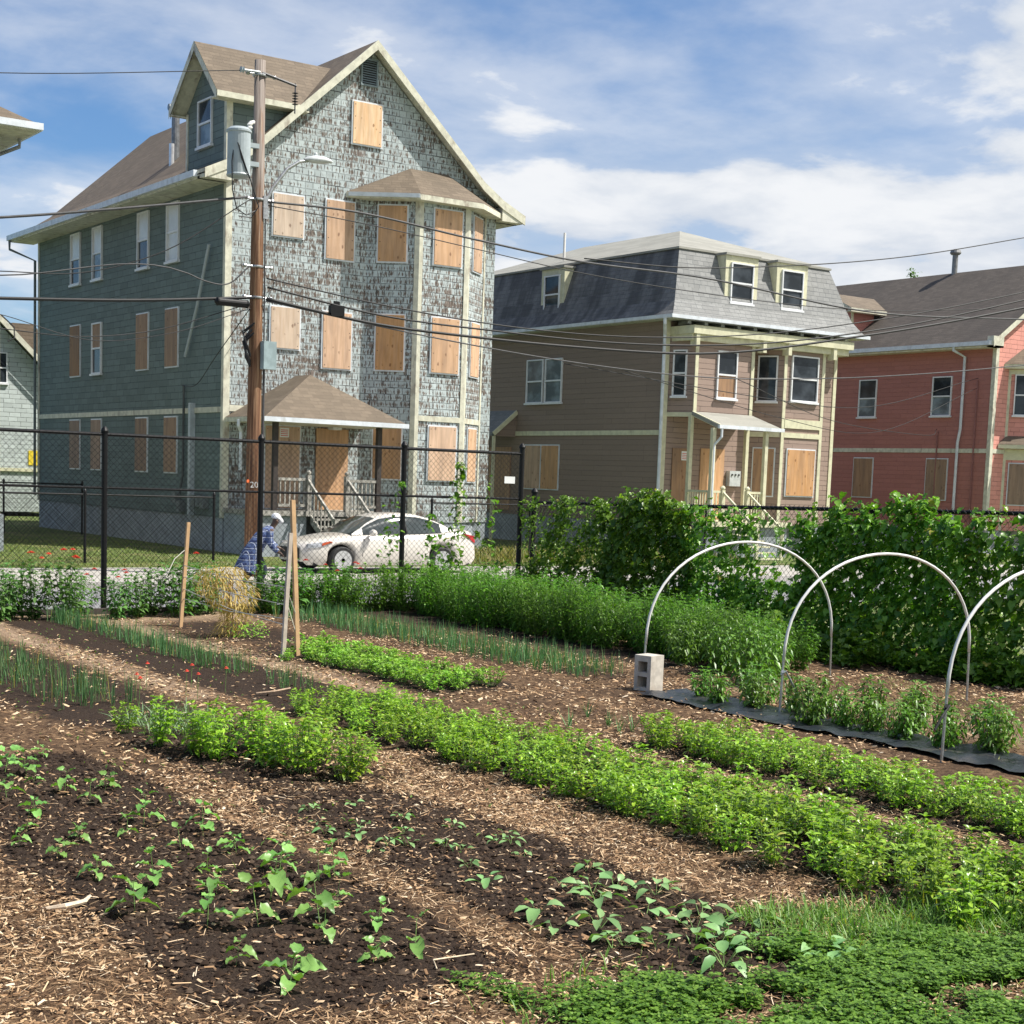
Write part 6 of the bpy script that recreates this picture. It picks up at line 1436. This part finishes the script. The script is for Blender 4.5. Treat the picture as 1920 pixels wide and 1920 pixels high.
n = 15000; x = U(5.5, 8.2, n); y = U(4.0, 6.2, n); keep = (np.abs(y-(5.75-.42*(x-6.2))) < .42+rg_.normal(0, .14, n)) & (x > 5.85+rg_.normal(0,.1,n)); x, y = x[keep], y[keep]; n = len(x)
V, F = leafverts(np.stack([x, y, gheight(x, y)], -1), U(0,6.28,n), U(.6,1.45,n), U(.10,.26,n), U(.005,.009,n), [(0,.8),(.5,1),(1,0)], U(.2,.7,n), .3)
tag(npmesh('grass', V, F, [LGRA]), 'longer bright grass between the basil row and the clover', 'grass', None, 'stuff')
# mulch: chips and shreds lying on the paths, thinner on the soil
def chips(n, xr, yr, Lr, asp, name, seed_, soilk=.12, tone=0, lab_=''):
    x = U(*xr, n); y = U(*yr, n); m = bedmask(x, y)+(fbm(x, y, seed_, 2.2, 3)-.5)*.9; pr_k = np.where(m > .55, soilk, 1.0)*np.clip(.15+2.2*(fbm(x, y, 90+seed_, 1.6, 4)-.25), .12, 1); keep = rg_.random(n) < pr_k; x, y = x[keep], y[keep]; n = len(x)
    z = gheight(x, y)+U(.0, .03, n); L_ = U(*Lr, n)*U(.5, 1, n); W_ = L_*U(asp*.5, asp, n); a = U(0, 6.28, n); tl = rg_.normal(0, .25, n); rl = rg_.normal(0, .5, n)
    D = np.stack([np.cos(a)*np.cos(tl), np.sin(a)*np.cos(tl), np.sin(tl)], -1)*(L_/2)[:,None]; Sd = np.stack([-np.sin(a)*np.cos(rl), np.cos(a)*np.cos(rl), np.sin(rl)], -1)*(W_/2)[:,None]
    C_ = np.stack([x, y, z], -1); H_ = np.array([0,0,1.])*(W_*.35)[:,None]
    V = np.stack([C_-D-Sd, C_+D-Sd*.6, C_+D*.9+Sd, C_-D*.8+Sd*.7, C_+H_], 1); T = np.array([(0,1,4),(1,2,4),(2,3,4),(3,0,4)]); F = (T[None]+(np.arange(n)*5)[:,None,None]).reshape(-1,3)
    return V.reshape(-1,3), F
mch = NT('wood_mulch'); g = mch.n('ShaderNodeNewGeometry').outputs['Random Per Island']
mch.fin(mch.ramp(g, [(0,(.04,.024,.015)),(.25,(.13,.075,.042)),(.5,(.30,.18,.095)),(.75,(.50,.335,.19)),(.93,(.66,.49,.31)),(1,(.76,.63,.46))]), .85, spec=.2)
parts = [(*chips(170000, (1.6, 9.5), (4.0, 11.5), (.012,.055), .40, 'm', 3, .17), 0), (*chips(80000, (1.6, 9.5), (4.0, 10.5), (.025,.12), .08, 'm', 4, .14), 0), (*chips(60000, (3.5, 16.6), (9, 20), (.03,.08), .38, 'm', 5, .10), 0), (*chips(18000, (4, 13), (15, 24.2), (.03,.07), .35, 'm', 6, .10), 0)]
V, F, M_ = merge(parts); tag(npmesh('mulch', V, F, [mch.mat]), 'shredded wood mulch scattered over the paths between the beds', 'mulch', None, 'stuff')
# soil clods
n = 70000; x = U(2.2, 10.2, n); y = U(4.5, 13.0, n); keep = bedmask(x, y) > .45; x, y = x[keep], y[keep]; n = len(x); r_ = U(.004, .010, n)+.022*rg_.random(n)**6; C_ = np.stack([x, y, gheight(x, y)+r_*.3], -1)
oc = np.array([(1,0,0),(0,1,0),(-1,0,0),(0,-1,0),(0,0,.8)]); V = C_[:,None]+oc[None]*(r_[:,None,None])*rg_.uniform(.6,1.3,(n,5,1)); T = np.array([(0,1,4),(1,2,4),(2,3,4),(3,0,4)]); F = (T[None]+(np.arange(n)*5)[:,None,None]).reshape(-1,3)
cs = NT('soil_clod'); g = cs.n('ShaderNodeNewGeometry').outputs['Random Per Island']; cs.fin(cs.ramp(g, [(0,(.014,.009,.007)),(.7,(.045,.03,.021)),(1,(.09,.065,.047))]), .95, spec=.1)
tag(npmesh('soil_clods', V.reshape(-1,3), F, [cs.mat]), 'crumbly dark soil clods on the planting beds', 'soil', None, 'stuff')
# weeds on soil
n = 1500; x = U(3.5, 9.5, n); y = U(8, 23.5, n); V, F = leafverts(np.stack([x, y, gheight(x, y)], -1), U(0,6.28,n), U(.2,1.2,n), U(.03,.08,n), .018, PROF_S, .3, .3)
tag(npmesh('weeds', V, F, [LGRA]), 'scattered tiny weeds on the beds', 'weeds', None, 'stuff')
n = 2600; x = U(11.5, 15.5, n); y = U(8.6, 13.5, n); keep = fbm(x, y, 41, 1.3, 3) > .5; x, y = x[keep], y[keep]; n = len(x); V, F = leafverts(np.stack([x, y, gheight(x, y)], -1), U(0,6.28,n), U(.1,1.2,n), U(.05,.13,n), .010, PROF_S, .4, .3)
tag(npmesh('weeds', V, F, [leafmat('pale_weed', (.20,.27,.07), (.33,.36,.12), (.50,.44,.20), .3)]), 'pale dry weeds behind the black plastic under the hoops', 'weeds', None, 'stuff')
# lawn blades beyond the street
n = 42000; x = U(4, 34, n); y = 35.7+U(0, 1, n)**1.3*13; keep = ~((x > 18.8) & (y > 41.3)) & ~((x > 18.9) & (x < 23.6) & (y > 38.3)); x, y = x[keep], y[keep]; n = len(x)
V, F = leafverts(np.stack([x, y, np.full(n, -.01)], -1), U(0,6.28,n), U(.7,1.5,n), U(.05,.16,n), U(.012,.022,n), PROF_S, .4, .2)
tag(npmesh('lawn_grass', V, F, [leafmat('dry_lawn_blade', (.09,.14,.03), (.17,.21,.055), (.33,.30,.12), .3)]), 'patchy dry lawn grass in front of the houses', 'grass', None, 'stuff')
n = 5000; x = U(23.8, 34, n); y = U(35.8, 41, n); V, F = leafverts(np.stack([x, y, np.zeros(n)], -1), U(0,6.28,n), U(.9,1.5,n), U(.25,.65,n), U(.02,.04,n), PROF_S, .3, .2)
tag(npmesh('tall_weeds', V, F, [leafmat('tall_weed', (.14,.19,.04), (.27,.27,.08), (.45,.36,.15), .3)]), 'tall yellowing weeds right of the car', 'weeds', None, 'stuff')
# ------------------------------------------------------------------ trees beyond
def tree(name, label, x, y, h, r, n, cz=.62):
    t = thing(name, label, 'tree', (x, y, 0)); b = MB(); b.tube([(0,0,-.2),(.1,0,h*.3),(0,.1,h*.55),(.1,0,h*.8)], [.35,.28,.2,.08], 10)
    for k_ in range(7): a = k_*.9; b.tube([(0,0,h*(.35+.05*k_)),(r*.35*math.cos(a),r*.35*math.sin(a),h*(.5+.05*k_)),(r*.7*math.cos(a),r*.7*math.sin(a),h*(.58+.05*k_))], [.12,.08,.03], 6)
    b.build('trunk', plain('bark', (.14,.10,.07), .9, .3, 6), t)
    cl = rg_.normal(0, 1, (34, 3)); cl /= np.linalg.norm(cl, axis=1)[:,None]; cl *= (U(.35, 1, 34)**.6)[:,None]; cl = cl*np.array([r, r, h*.34])+np.array([0,0,h*cz])
    ci = rg_.integers(0, 34, n); P = cl[ci]+rg_.normal(0, 1, (n, 3))*r*.17; LL_ = U(.12,.26,n)
    V, F = leafverts(P, U(0,6.28,n), U(-.8,.6,n), LL_, LL_*.7, PROF_S, .2, .2, U(-.5,.5,n)); npmesh('crown', V, F, LDRK, t)
tree('broadleaf_tree', 'green treetop just visible between the brown and pink houses', 77.8, 76, 16.3, 3.0, 9000, .70)
tree('broadleaf_tree', 'small sprig of treetop above the pink roof ridge', 86.5, 76, 16.35, 1.1, 1500, .78)
